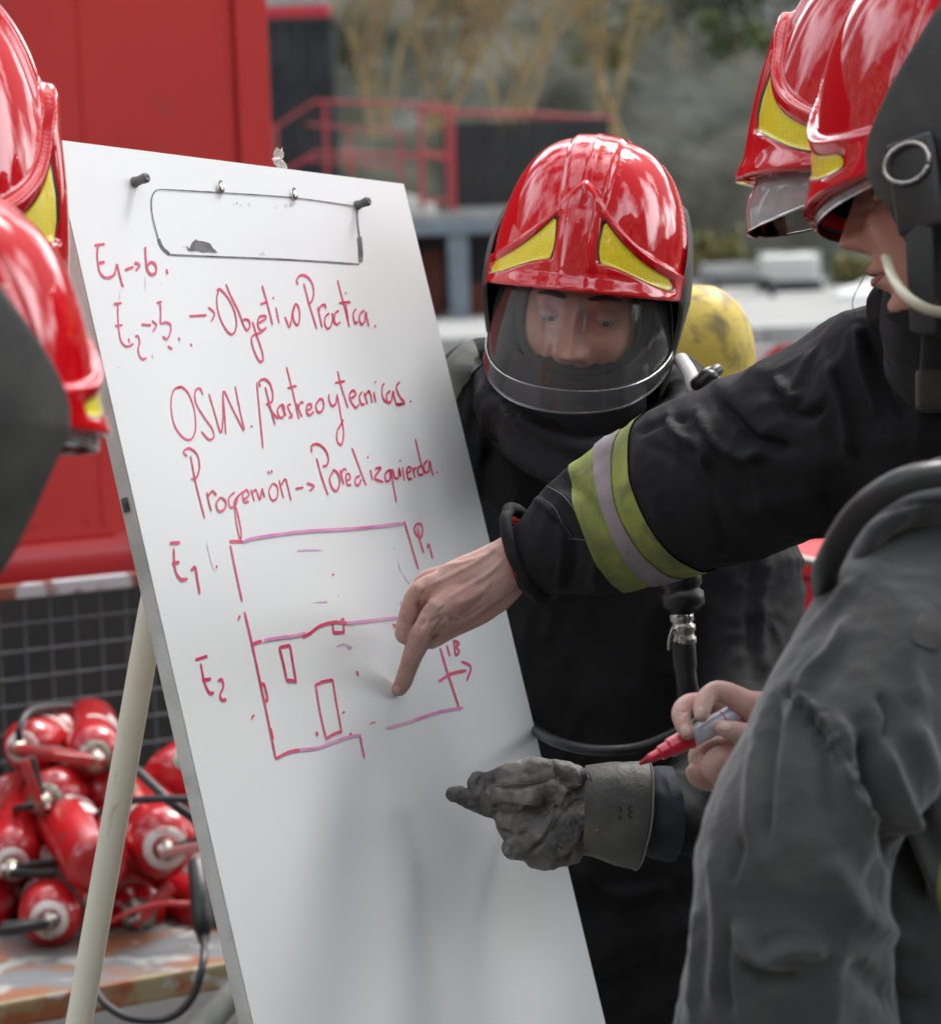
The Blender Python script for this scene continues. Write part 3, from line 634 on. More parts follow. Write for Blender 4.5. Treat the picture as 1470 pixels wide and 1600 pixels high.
writing('handwriting', [
    Z1((315, 668), (345, 664), (372, 660)), Z1((335, 670), (330, 720), (335, 770), (345, 820), (370, 848), (400, 850), (425, 835), (436, 800), (442, 776), (455, 830), (468, 880), (478, 905)), Z1((330, 770), (372, 762)),
    Z1((487, 808), (535, 790)), Z1((540, 765), (565, 775), (567, 790), (548, 810)), Z1((602, 675), (605, 740), (612, 800), (630, 830), (655, 830), (665, 800), (655, 772), (630, 765), (612, 790)), Z1((722, 803), (728, 830)),
    ], wmin=2.6, wmax=4.6)
writing('handwriting', [
    Z1((425, 1000), (466, 997)), Z1((447, 1000), (448, 1080), (455, 1160), (465, 1210), (490, 1240), (515, 1240), (535, 1225)), Z1((432, 1125), (475, 1120)),
    Z1((545, 1185), (562, 1185), (570, 1220), (562, 1260), (572, 1300), (590, 1315), (608, 1308)), Z1((580, 1117), (635, 1122)), Z1((640, 1095), (662, 1115), (665, 1125), (645, 1160)),
    Z1((668, 995), (695, 988)), Z1((687, 1000), (690, 1060), (690, 1110), (720, 1105), (745, 1120), (745, 1160), (725, 1200), (700, 1185)),
    Z1((730, 1240), (755, 1258)), Z1((790, 1190), (797, 1210)), Z1((858, 1225), (868, 1242)), Z1((508, 1195), (514, 1222)), ], **TX)
writing('handwriting', [Z1((852, 1070), (950, 1065)), Z1((960, 1020), (985, 1040), (995, 1060), (978, 1100))], **TX)
writing('handwriting', [
    Z1((1020, 915), (1008, 980), (1020, 1060), (1050, 1130), (1085, 1172), (1110, 1160), (1120, 1100), (1100, 1020), (1060, 950), (1022, 915), (1010, 925)),
    Z1((1060, 888), (1090, 960), (1130, 1040), (1160, 1120), (1180, 1150), (1195, 1130), (1190, 1095), (1162, 1090), (1152, 1110)),
    Z1((1210, 1100), (1235, 1180), (1265, 1270), (1270, 1320), (1250, 1325), (1225, 1280), (1205, 1210), (1215, 1180), (1255, 1165), (1290, 1135)),
    Z1((1240, 1112), (1285, 1085), (1280, 1068), (1250, 1075), (1240, 1110), (1250, 1143), (1270, 1150), (1290, 1133)),
    Z1((1265, 895), (1290, 980), (1308, 1050), (1325, 1120)), Z1((1255, 1003), (1295, 990)), Z1((1328, 960), (1331, 972)), Z1((1345, 1020), (1352, 1060), (1362, 1110)),
    Z2((158, 345), (170, 375), (184, 405), (196, 365), (204, 300)), Z2((215, 285), (204, 330), (214, 380), (234, 390), (243, 340), (235, 290), (218, 274), (208, 300)),
    ], **TX)
writing('handwriting', [
   
    Z2((232, 165), (226, 135), (250, 110), (285, 118), (315, 160), (322, 215), (310, 260), (290, 272)), Z2((265, 155), (280, 210), (295, 270), (318, 345), (340, 415)),
    Z2((345, 290), (354, 335), (370, 408)), Z2((350, 318), (362, 285), (384, 278), (392, 300)), Z2((412, 325), (390, 345), (385, 385), (400, 414), (422, 395), (432, 345), (428, 325), (432, 360), (445, 390)),
    Z2((465, 310), (447, 325), (440, 365), (452, 390), (474, 375)), Z2((458, 137), (474, 200), (490, 260), (508, 330), (525, 405)), Z2((466, 268), (500, 264), (532, 262)), Z2((503, 205), (506, 216)), Z2((504, 275), (511, 320), (520, 370)),
    Z2((562, 300), (547, 330), (555, 378), (574, 375)), Z2((610, 308), (586, 330), (582, 365), (596, 388), (612, 370), (619, 318), (625, 355), (636, 400)), Z2((668, 395), (675, 401))], **TX)
writing('handwriting', [
    Z6((530, 960), (512, 962), (495, 978), (488, 1030), (500, 1100), (530, 1145), (560, 1155), (578, 1120), (575, 1050), (555, 990), (530, 962), (510, 966)),
    Z6((606, 990), (595, 966), (578, 975), (580, 1020), (612, 1075), (640, 1115), (646, 1145), (628, 1155), (600, 1125)),
    Z6((628, 985), (650, 1060), (672, 1130), (680, 1080), (680, 1030), (680, 975)), Z6((690, 1135), (686, 1060), (682, 975), (715, 1040), (758, 1122), (745, 1060), (725, 958)), Z6((784, 1103), (788, 1110)),
    Z6((805, 942), (815, 1050), (828, 1188)),
    # Rastreo
    Z2((18, 745), (12, 715), (40, 700), (70, 722), (88, 775), (86, 825), (65, 838), (52, 845)), Z2((46, 745), (60, 800), (80, 880), (102, 960)), Z2((62, 838), (90, 895), (122, 925)),
    Z2((135, 845), (116, 880), (130, 918), (150, 912), (155, 862), (140, 845), (150, 880), (166, 908)), Z2((192, 842), (174, 855), (188, 890), (200, 912), (180, 920)),
    Z2((168, 632), (182, 690), (195, 740), (216, 830), (238, 930)), Z2((173, 752), (225, 738)), Z2((226, 838), (240, 880), (255, 915)), Z2((234, 862), (248, 832), (264, 836)),
    Z2((282, 882), (308, 862), (304, 842), (284, 850), (282, 890), (300, 905), (322, 885)), Z2((352, 818), (334, 850), (344, 885), (366, 885), (379, 850), (370, 815), (348, 818)),
    Z2((408, 785), (410, 820), (424, 850), (446, 840), (456, 785)), Z2((456, 785), (475, 900), (492, 1000), (485, 1060), (475, 1075), (455, 1050), (455, 1000), (470, 970), (492, 930)),
    # tecnicas
    Z2((458, 655), (480, 750), (498, 805), (518, 865)), Z2((444, 722), (500, 712)), Z2((532, 812), (560, 790), (550, 765), (530, 778), (527, 812), (545, 845), (564, 862), (580, 842)), Z2((597, 770), (582, 800), (592, 842), (612, 842)),
    Z2((610, 775), (618, 810), (628, 842)), Z2((616, 795), (634, 768), (646, 790), (654, 835)), Z2((664, 772), (668, 800), (676, 832)), Z2((670, 712), (675, 720)), Z2((724, 725), (712, 745), (714, 800), (736, 838)),
    Z2((757, 765), (736, 790), (744, 832), (764, 822), (774, 768), (780, 800), (790, 838)), Z2((812, 715), (792, 745), (812, 800), (838, 832), (816, 846), (790, 842), (842, 840)), Z2((870, 822), (876, 832))], **TX)
writing('handwriting', [
    Z6((547, 1218), (534, 1200), (556, 1187), (585, 1212), (593, 1260), (580, 1298), (562, 1302)), Z6((560, 1215), (570, 1270), (580, 1320), (612, 1448)),
    Z6((620, 1350), (627, 1385), (637, 1422)), Z6((624, 1368), (640, 1346), (656, 1362)), Z6((670, 1368), (655, 1392), (664, 1420), (686, 1412), (690, 1385), (672, 1368)),
    Z6((724, 1350), (702, 1372), (706, 1405), (726, 1400), (737, 1360)) , [(60 + 737 / 2.371, 200 + 1360 / 2.371), (365, 790), (369, 825), (374, 843), (375, 830), (369, 800), (364, 785), (378, 768)],
    Z6((755, 1378), (776, 1362), (768, 1342), (754, 1355), (757, 1385), (776, 1385)), Z6((784, 1340), (790, 1362), (796, 1384)), Z6((786, 1360), (798, 1342), (806, 1348)), Z6((806, 1350), (812, 1368), (818, 1376), (824, 1335)), Z6((824, 1335), (834, 1370)),
    Z6((847, 1272), (850, 1282)), Z6((858, 1268), (861, 1280)), Z6((862, 1318), (850, 1350), (862, 1380), (880, 1370), (882, 1332), (864, 1316)), Z6((888, 1305), (896, 1340), (904, 1372)), Z6((892, 1330), (910, 1302), (920, 1330), (932, 1382)),
    Z6((948, 1338), (978, 1332)), Z6((990, 1316), (1012, 1324), (1015, 1332), (1000, 1346)),
    Z2((310, 1118), (310, 1080), (345, 1070), (385, 1100), (405, 1150), (396, 1190), (372, 1196)), Z2((338, 1150), (365, 1250), (403, 1360)),
    Z2((432, 1222), (412, 1270), (430, 1325), (455, 1332), (470, 1280), (455, 1232), (428, 1215)), Z2((472, 1215), (480, 1255), (492, 1300)), Z2((478, 1240), (494, 1210), (508, 1222)),
    Z2((508, 1282), (530, 1262), (522, 1238), (505, 1250), (513, 1300), (536, 1300)), Z2((584, 1250), (562, 1262), (558, 1295), (578, 1302), (592, 1270)), Z2((540, 1092), (580, 1200), (600, 1255), (620, 1305)),
    Z2((628, 1140), (631, 1150)), Z2((643, 1215), (656, 1275)), [*Z2((670, 1210), (704, 1205), (668, 1262), (718, 1285))], Z2((752, 1215), (728, 1240), (734, 1280), (755, 1268), (757, 1212), (775, 1310), (792, 1400)),
    Z2((768, 1210), (784, 1262), (804, 1255), (806, 1205), (818, 1256)), Z2((812, 1160), (817, 1168)), Z2((826, 1200), (838, 1278)), Z2((853, 1238), (875, 1218), (864, 1198), (850, 1225), (862, 1270), (880, 1262)),
    Z2((884, 1200), (896, 1262)), Z2((888, 1225), (905, 1200)), Z2((900, 1040), (925, 1150), (950, 1240)), Z2((936, 1190), (913, 1210), (920, 1245), (945, 1240)), Z2((968, 1160), (947, 1190), (956, 1230), (975, 1220), (980, 1165), (990, 1210), (1002, 1252)), Z2((1019, 1227), (1025, 1235))], **TX)
DG = dict(each=True, wmin=2.7, wmax=5.4)
writing('drawn_line', [
    Z3((1062, 95), (1090, 190), (1122, 300)), Z3((1115, 158), (1105, 130), (1115, 108), (1135, 112), (1140, 140), (1130, 165), (1112, 150)), Z3((1118, 120), (1130, 180), (1145, 232)), Z3((1160, 212), (1167, 196), (1183, 255)),
    Z3((322, 198), (345, 310), (372, 435)), Z3((382, 480), (410, 600), (440, 740), (480, 930), (515, 1105)), Z3((493, 975), (504, 1025)),
    Z3((628, 588), (660, 572), (700, 542), (760, 525), (820, 528)), Z3((412, 622), (430, 612), (455, 604)), Z3((318, 182), (345, 181), (375, 182)),
    Z3((755, 520), (762, 577)), Z3((762, 570), (806, 568)), Z3((805, 572), (802, 505)), Z3((793, 510), (812, 538)),
    Z3((530, 632), (575, 622)), Z3((575, 622), (588, 700), (602, 785)), Z3((600, 775), (562, 772)), Z3((562, 774), (548, 705), (530, 632)), Z3((682, 794), (715, 778), (758, 770)), Z3((757, 770), (775, 880), (796, 996)), Z3((797, 988), (760, 1002), (728, 1022)), Z3((730, 1024), (704, 910), (684, 788)),
    Z3((452, 788), (467, 795), (480, 855), (464, 857)), Z3((515, 1105), (570, 1078), (620, 1068)), Z3((872, 1004), (892, 1105)), Z3((1215, 635), (1240, 720), (1298, 900)), Z3((1208, 778), (1260, 745), (1325, 730)), Z3((1305, 692), (1345, 715), (1328, 775)),
    Z3((1272, 600), (1280, 662), (1296, 650), (1283, 630), (1294, 615), (1274, 602)), Z3((1243, 622), (1256, 670)), Z3((1014, 530), (1020, 550)), Z3((1018, 532), (1024, 548)),
    Z3((65, 188), (108, 186)), Z3((82, 210), (85, 280), (95, 320), (115, 343), (140, 340)), Z3((75, 275), (105, 268)), Z3((155, 305), (172, 292), (182, 345), (192, 405)),
    Z3((175, 685), (225, 668)), Z3((197, 700), (210, 770), (225, 812), (240, 828), (252, 822)), Z3((203, 772), (240, 765)), Z3((270, 775), (285, 768), (292, 798), (278, 835), (288, 856), (305, 852)),
    Z3((860, 732), (865, 752)), Z3((800, 906), (806, 911)), Z3((687, 990), (694, 1008)), Z3((412, 935), (422, 918)), Z3((355, 515), (362, 496)), Z3((830, 995), (838, 1006)), Z3((919, 953), (924, 957)), Z3((931, 949), (935, 954)), Z3((757, 318), (760, 326)), Z3((262, 282), (264, 295)), Z3((528, 585), (529, 600))], **DG)
writing('wide_drawn_line', [
    Z3((372, 183), (420, 168), (520, 152), (640, 138), (780, 130), (900, 122), (1060, 103)), Z3((462, 602), (530, 590), (590, 583), (640, 570)), Z3((815, 530), (900, 520), (1044, 505)), Z3((615, 1068), (690, 1060), (760, 1035), (830, 1012), (878, 1005)), Z3((988, 975), (1080, 950), (1180, 915), (1240, 900), (1312, 888))], m='inkpale', each=True, wmin=3, wmax=4.6, h=.0008)
writing('rubbed_marks', [
    Z3((605, 220), (660, 216), (712, 217)), Z3((678, 437), (735, 437)), Z3((1018, 205), (1020, 218)), Z3((1038, 260), (1042, 290), (1048, 310)), Z3((1060, 322), (1074, 345), (1085, 360)), Z3((1045, 435), (1055, 465)), Z3((775, 625), (800, 614), (838, 632), (818, 628)), Z3((780, 410), (783, 415)),
    Z1((478, 905), (464, 930), (455, 975)), Z1((603, 845), (605, 920)), Z1((695, 878), (697, 892)), Z1((642, 1285), (646, 1308)), Z1((447, 1360), (451, 1366))], m='inkfaint', wmin=1.6, wmax=2.6)
mb = MB()
for poly in (Z3((228, 185), (238, 235), (255, 300)),): stroke(mb, poly, 5, 5, h=.0002)
mb.build('ink_smudge', mat('ink_smudge', (.70, .60, .76), .4, col2=(.78, .76, .80), scale=40), ez)
# cut-out flap of the pad clip: dark joint with chipped paint, two screw loops
mb = MB(); dk = dict(h=.0005, n=6)
stroke(mb, [(252, 296), (340, 301), (455, 309), (557, 323)], 1.3, 2.0, **dk); stroke(mb, [(252, 296), (242, 298), (236, 308), (235, 325), (238, 345), (246, 375)], 1.6, 1.6, **dk)
stroke(mb, [(246, 373), (252, 387), (264, 398)], 4.5, 4.5, **dk); stroke(mb, [(260, 398), (330, 401), (450, 406), (560, 413)], 2.0, 2.6, **dk); stroke(mb, [(556, 323), (558, 355), (562, 380)], 2.2, 2.2, **dk); stroke(mb, [(560, 370), (562, 392), (562, 410)], 7, 7, **dk)
rs = random.Random(4)
for i in range(26):
    x, y = rs.choice([(rs.gauss(375, 18), rs.gauss(318, 3.5)), (rs.gauss(440, 10), rs.gauss(322, 3)), (rs.gauss(290, 14), rs.gauss(384, 5)), (rs.gauss(408, 3), rs.gauss(397, 2))]); l_ = rs.uniform(.6, 3.2)
    stroke(mb, [(x, y), (x + rs.uniform(-.6, .6), y + l_)], .8, 1.8, h=.0005)
mb.build('cutout_joint', M['dark'], ez, smooth=False)
mb = MB(); poly = [(845, 697), (838, 668), (852, 690), (868, 650), (890, 632), (900, 642), (935, 645), (955, 652), (968, 656), (985, 682), (1014, 710), (985, 708), (962, 703), (930, 708), (900, 697), (870, 700)]
vs_ = []
for q in Z1(*poly): a, b = onboard(*q); vs_.append(B2W(a, b, hboard(a, b) + .0006))
mb.add(vs_, [tuple(range(len(vs_)))]); mb.build('chipped_patch', mat('chipped_paint', (.09, .09, .095), .7, col2=(.14, .14, .145), scale=80), ez, smooth=False)
for x, y in ((342, 296), (457, 307)):
    a, b = onboard(x, y); V, F = lathe([(0, .0045), (.0042, .004), (.0052, .002), (.0052, 0)], 16); mk('screw', B2W(a, b, .0006) + V @ BQ.T, F, M['metal'], ez)
    mb = MB(); mb.tube([B2W(a + .004 * math.cos(q), b - .002 + .0065 * math.sin(q), .0045) for q in np.linspace(2.6, 5.2, 8)], .0009, seg=6); mb.build('screw_loop', M['dark'], ez)
for x, y in ((208, 285), (556, 321)):
    a, b = onboard(x, y); V, F = lathe([(0, 0), (.0088, 0), (.0092, .002), (.0078, .006), (.0074, .016), (.0084, .022), (.0084, .0285), (.0068, .031), (.0035, .0315), (0, .029)], 24)
    mk('pad_knob', B2W(a, b, .0015) + V * [.64, .64, .56] @ BQ.T, F, M['knob'], ez)
# chip in the left edge
a, b = onboard(206, 785); mb = MB(); mb.box(B2W(-.0005, b, -.010), (.003, .014, .007), BQ, .001); mb.build('edge_chip', M['dark'], ez, smooth=False)
# easel frame: rear prop and rear strut, two front posts running down behind the board
mb = MB(); mb.tube([P(262, 830, 3.02), P(236, 960, 3.04), P(178, 1290, 3.06), P(120, 1620, 3.08), P(20, 2180, 3.1)], [.0148] * 5, seg=24, ref=AF)
e_ = mb.V; mb.build('rear_prop', M['cream'], ez)
mb = MB(); mb.tube([P(690, 800, 3.42), P(740, 1600, 3.46), P(790, 2400, 3.5)], .0148, seg=20); mb.build('rear_prop', M['cream'], ez)
for a in (.05, BW - .05):
    p0, p1 = B2W(a, .1, -TH - .014), B2W(a, BL - .02, -TH - .014); k = (p1[2] - .0) / (p0[2] - p1[2]); p2 = p1 + (p1 - p0) * k
    mb = MB(); mb.tube([p0, p1, p2], .0135, seg=16); mb.build('front_post', M['cream'], ez)
mb = MB(); mb.tube([B2W(.03, .62, -TH - .015), B2W(BW / 2, .62, -TH - .015), B2W(BW - .03, .62, -TH - .015)], .011, seg=14); mb.build('crossbar', M['cream'], ez)
# crumpled paper tape on the top edge
rs = random.Random(2); mb = MB(); a, b = onboard(446, 258)
g = np.array([[B2W(a + .004 - .010 + .017 * i / 5 + .003 * math.sin(j * 1.7), -.002 - .022 * j / 6 + .004 * math.sin(i * 2.1), -.008 + rs.uniform(-.006, .006)) for i in range(6)] for j in range(7)])
V = g.reshape(-1, 3); F = [(j * 6 + i, j * 6 + i + 1, (j + 1) * 6 + i + 1, (j + 1) * 6 + i) for j in range(6) for i in range(5)]
mk('tape_scrap', V, F, M['paper'], ez, smooth=False)

# ================================================================== FIRE EXTINGUISHERS
# local frame: axis +z from base to valve
def ext_parts(o, rad, ln, variant, m_body=None, hosedir=1):
    rs = random.Random(variant)
    pr = [(0, 0), (rad * .62, .0), (rad * .9, rad * .18), (rad, rad * .5), (rad, ln - rad * .95), (rad * .97, ln - rad * .62), (rad * .82, ln - rad * .3), (rad * .55, ln - rad * .1), (rad * .3, ln), (rad * .27, ln + .012), (0, ln + .012)]
    V, F = lathe(pr, 32); mk('cylinder_body', V, F, M['extred'], o, local=True)
    # wrapped label: two white print bands with a gap
    for z0, z1, a0, a1 in ((ln * .60, ln * .66, -1.1, 1.1), (ln * .40, ln * .55, -.8, .3)):
        V = []; n = 14
        for z in (z0, z1):
            for k in range(n + 1):
                a = a0 + (a1 - a0) * k / n + variant; V.append(((rad + .0008) * math.cos(a), (rad + .0008) * math.sin(a), z))
        mk('printed_label', V, [(k, k + 1, n + 2 + k, n + 1 + k) for k in range(n)], M['extlabel'], o, local=True)
    if variant % 10 == 9: return
    zt = ln + .010
    V, F = lathe([(rad * .36, zt - .006), (rad * .60, zt - .008), (rad * .60, zt - .004), (rad * .36, zt - .001)], 26); mk('neck_ring', V, F, M['extlabel'] if variant % 3 == 0 or variant == 1 else M['extmetal'], o, local=True)
    V, F = lathe([(0, zt), (.016, zt), (.017, zt + .012), (.013, zt + .018), (.013, zt + .034), (.009, zt + .04), (0, zt + .04)], 14); mk('valve', V, F, M['extmetal'], o, local=True)
    V, F = lathe([(0, 0), (.013, 0), (.0135, .006), (.011, .009), (0, .009)], 18); V = V @ np.array([[0, 0, 1], [0, 1, 0], [-1, 0, 0]]); V = V * [-1, 1, 1] + [-.014, 0, zt + .024]; mk('pressure_gauge', V, F, M['extlabel'], o, local=True)
    m1 = M['leverred'] if variant % 3 else (M['leverpink'] if variant == 3 else M['extblack'])
    for dz, up, mm in ((.036, .02, m1), (.020, -.004, M['extblack'] if variant % 2 else m1)):
        mb = MB(); mb.tube(resample([(-.012, 0, zt + dz), (.02, 0, zt + dz + up * .3), (.05, 0, zt + dz + up), (.078, 0, zt + dz + up * 1.3)], 3), [[.009, .0025]] * 10, seg=8, ref=np.array([0, 0, 1.0]))
        mb.build('lever', mm, o, local=True)
    if variant not in (1, 5): return
    mb = MB(); mb.tube(resample([(0, .013, zt + .012), (0, .035, zt + .02), (0, rad + .012, zt - .03), (0, rad + .016, ln * .6), (.01, rad + .013, ln * .25)], 4), .0065, seg=8)
    mb.build('discharge_hose', M['extblack'], o, local=True)
EXT = []
def axrot(ax, spin):
    z = nrm(np.array(ax, float)); x = nrm(np.cross([0.2, .1, 1], z)); y = np.cross(z, x)
    x2 = x * math.cos(spin) + y * math.sin(spin); y2 = np.cross(z, x2); return Matrix(np.stack([x2, y2, z], 1).tolist()).to_euler()
def ext(px, py, rpx, d, ax, ln, label, variant=1, spin=0, front='valve'):
    "the camera-side dome centre sits at px,py,d; ax = camera-frame direction from base to valve"
    r = rpx * d / FPX; a = camdir(*ax); c = P(px, py, d)
    loc = c - a * (ln - r * .6) if front == 'valve' else c - a * r * .5
    o = thing('fire_extinguisher', label, 'fire extinguisher', loc, axrot(a, spin), 'fire extinguishers heaped on the bench')
    ext_parts(o, r, ln, variant); return o
ext(44, 1166, 43, 5.15, (-.15, -.02, -1), .34, 'red extinguisher top left of heap, white neck ring and red lever towards camera', 1, 0.1)
ext(147, 1178, 45, 5.12, (.16, .10, -1), .36, 'red extinguisher at heap top beside the cream easel leg, white band round its shoulder', 4, 3.1)
ext(2, 1243, 30, 5.2, (-.5, .1, -1), .32, 'small red extinguisher cut by the picture edge in the middle row', 12, 1.2)
ext(80, 1248, 46, 5.05, (-.12, -.0, -1), .34, 'dull red extinguisher under the two top ones, metal valve towards camera', 5, 2.0)
ext(180, 1245, 54, 5.15, (.55, .1, -1), .34, 'red extinguisher mostly hidden behind the cream easel leg', 7, 2.2)
ext(272, 1222, 52, 5.2, (.35, -.25, 1), .36, 'bright red extinguisher base dome beside the board edge, no valve seen', 9, 0, 'base')
ext(20, 1338, 45, 4.98, (.10, .30, -1), .33, 'red extinguisher at left picture edge with white disc and black lever at its foot', 6, .3)
ext(150, 1350, 50, 4.85, (-.40, -.25, 1), .36, 'bright red extinguisher lying base down left, white label patch on its side', 19, 2.2, 'base')
ext(254, 1318, 57, 4.9, (.22, .08, -1), .36, 'largest red extinguisher, pink lever and gauge at front, right of the easel leg', 3, .4)
ext(78, 1432, 50, 4.85, (.12, .02, -1), .34, 'bottom left red extinguisher, white disc and black lever', 6, 3.4)
ext(214, 1428, 47, 4.98, (.2, .0, -1), .34, 'dark red extinguisher low in heap right of the easel leg', 10, 1.0)
ext(330, 1425, 42, 4.98, (.6, .1, -.8), .34, 'red extinguisher with red hose at lower right of heap against the board edge', 8, 2.4)
ext(-40, 1440, 46, 4.95, (-.2, .3, -1), .34, 'red extinguisher outside the left picture edge at the heap foot', 16, 2.4)
ext(160, 1440, 40, 5.2, (.3, .3, -1), .32, 'shadowed red extinguisher behind the bottom row', 11, .4)
# loose hoses in the heap
def hose(name, label, st, r, m, cat='hose', n=6):
    mb = MB(); mb.tube(resample([P(*s_) for s_ in st], n), r, seg=12); o = mb.build(name, M[m]); return tag(origin_to(o, P(*st[-1])), label, cat)
hose('black_hose', 'black hose lying straight across the heap above the largest extinguisher', [(150, 1275, 4.95), (185, 1256, 4.85), (240, 1249, 4.8), (320, 1250, 4.8)], .007, 'black')
hose('black_hose', 'black hose slanting down behind the easel leg to the board edge', [(195, 1190, 4.95), (222, 1212, 4.9), (262, 1250, 4.85), (300, 1278, 4.85), (330, 1300, 4.85)], .0085, 'black')
hose('red_hose', 'thin red hose curving along the lower heap to the board edge', [(170, 1442, 4.83), (205, 1425, 4.8), (250, 1413, 4.8), (300, 1412, 4.82), (345, 1402, 4.85)], .0045, 'leverred')
hose('hanging_hose', 'black extinguisher hose with thick nozzle hanging over the bench edge in a loop', [(318, 1460, 4.62), (318, 1500, 4.5), (300, 1560, 4.48), (262, 1592, 4.48), (205, 1592, 4.48), (165, 1570, 4.5), (145, 1540, 4.55)], .0065, 'black')
mb = MB(); mb.tube(resample([P(306, 1352, 4.68), P(312, 1395, 4.64), P(316, 1440, 4.62), P(318, 1468, 4.62)], 3), [.014, .015, .016, .017, .018, .018, .018, .017, .012, .010], seg=16)
tag(origin_to(mb.build('hose_nozzle', M['black']), P(318, 1468, 4.62)), 'thick black nozzle hanging below the pink lever', 'nozzle')
# ================================================================== HELMETS AND HEADS
HA, HB, HH = .124, .148, .198
def zc(ph): a = np.sqrt(np.asarray(ph) ** 2 + .013); return .028 + .128 * np.exp(-(a / R_(27)) ** 1.1)
def zl(ph): a = np.abs(ph); return .037 - .024 * sm(R_(10), R_(60), a)
def zu(ph): return zc(ph) - .0125
PH0, PH1 = R_(13), R_(64)
def hbase(ph, t):
    e = t * math.pi / 2; c = np.cos(e) ** .68; s_ = np.sin(e) ** .93
    back = np.cos(ph) < 0
    return np.stack([HA * np.sin(ph) * c, np.where(back, HB * 1.02, HB) * np.cos(ph) * c - .012 * s_, HH * s_], -1)
def hdisp(X, ph):
    x, y, z = X[:, 0], X[:, 1], X[:, 2]; a = np.abs(ph); fr = 1 - sm(R_(78), R_(98), a)
    top = sm(.0, .03, HH - z)
    zc_ = zc(ph); d = .0065 * sm(.003, -.003, z - zc_) * fr + .0022 * np.exp(-((z - zc_ + .002) / .004) ** 2) * sm(.02, .3, a) * (1 - sm(R_(58), R_(82), a))
    wc = .021 + .010 * (z / HH) ; cr = (1 - sm(wc - .005, wc + .005, np.abs(x))) * sm(.095, .130, z + .1 * (y < 0)) ; d = d + .0040 * cr * sm(-.16, -.10, y)
    d = d + .0018 * np.exp(-(x / .004) ** 2) * cr
    col = (1 - sm(.012, .030, np.abs(x))) * sm(.006, -.012, z - zc_) * (y > 0); d = d + .0045 * col
    u_ = (a - PH0) / (PH1 - PH0); inz = sm(-.0025, .0015, z - zl(ph)) * sm(-.0025, .0015, zu(ph) - z) * sm(-.04, .02, u_) * (1 - sm(.98, 1.04, u_)) * (y > 0)
    d = d - .0042 * inz
    d = d + .006 * (1 - sm(0, .022, z)) * (1 - sm(R_(52), R_(76), a))
    g = y - (.030 - .42 * z) ; d = d - .0028 * np.exp(-(g / .0035) ** 2) * (np.abs(x) > .03) + .0035 * sm(.002, -.004, g) * (np.abs(x) > .02)
    return d
def hnormal(X):
    n = np.stack([X[:, 0] / HA ** 2, (X[:, 1]) / HB ** 2, np.maximum(X[:, 2], 0) ** 1.0 / HH ** 2], 1); return n / (np.linalg.norm(n, axis=1)[:, None] + 1e-9)
def hsurf(ph, t, off=0):
    X = hbase(ph, t); N = hnormal(X); return X + N * (hdisp(X, ph) + off)[:, None]
def t_of_z(z): return np.arcsin(np.clip(z / HH, 0, 1) ** (1 / .93)) / (math.pi / 2)
def headmat(px, py, d, yaw, pitch, roll, scale=1.0, kz=1.0):
    y_, p_, r_ = R_(yaw), R_(pitch), R_(roll)
    f = np.array([math.sin(y_) * math.cos(p_), math.sin(p_), -math.cos(y_) * math.cos(p_)]); u = np.array([math.sin(y_) * math.sin(p_), -math.cos(p_), -math.cos(y_) * math.sin(p_)])
    def ro(v): return np.array([v[0] * math.cos(r_) - v[1] * math.sin(r_), v[0] * math.sin(r_) + v[1] * math.cos(r_), v[2]])
    f, u = ro(f), ro(u); f, u = camdir(*f), camdir(*u); x = np.cross(f, u)
    return P(px, py, d), np.stack([x, f, u * kz], 1) * scale
def grid(na, nb, wrap=False):
    F = []
    for j in range(nb - 1):
        for i in range(na if wrap else na - 1):
            k = (i + 1) % na; F.append((j * na + i, j * na + k, (j + 1) * na + k, (j + 1) * na + i))
    return F
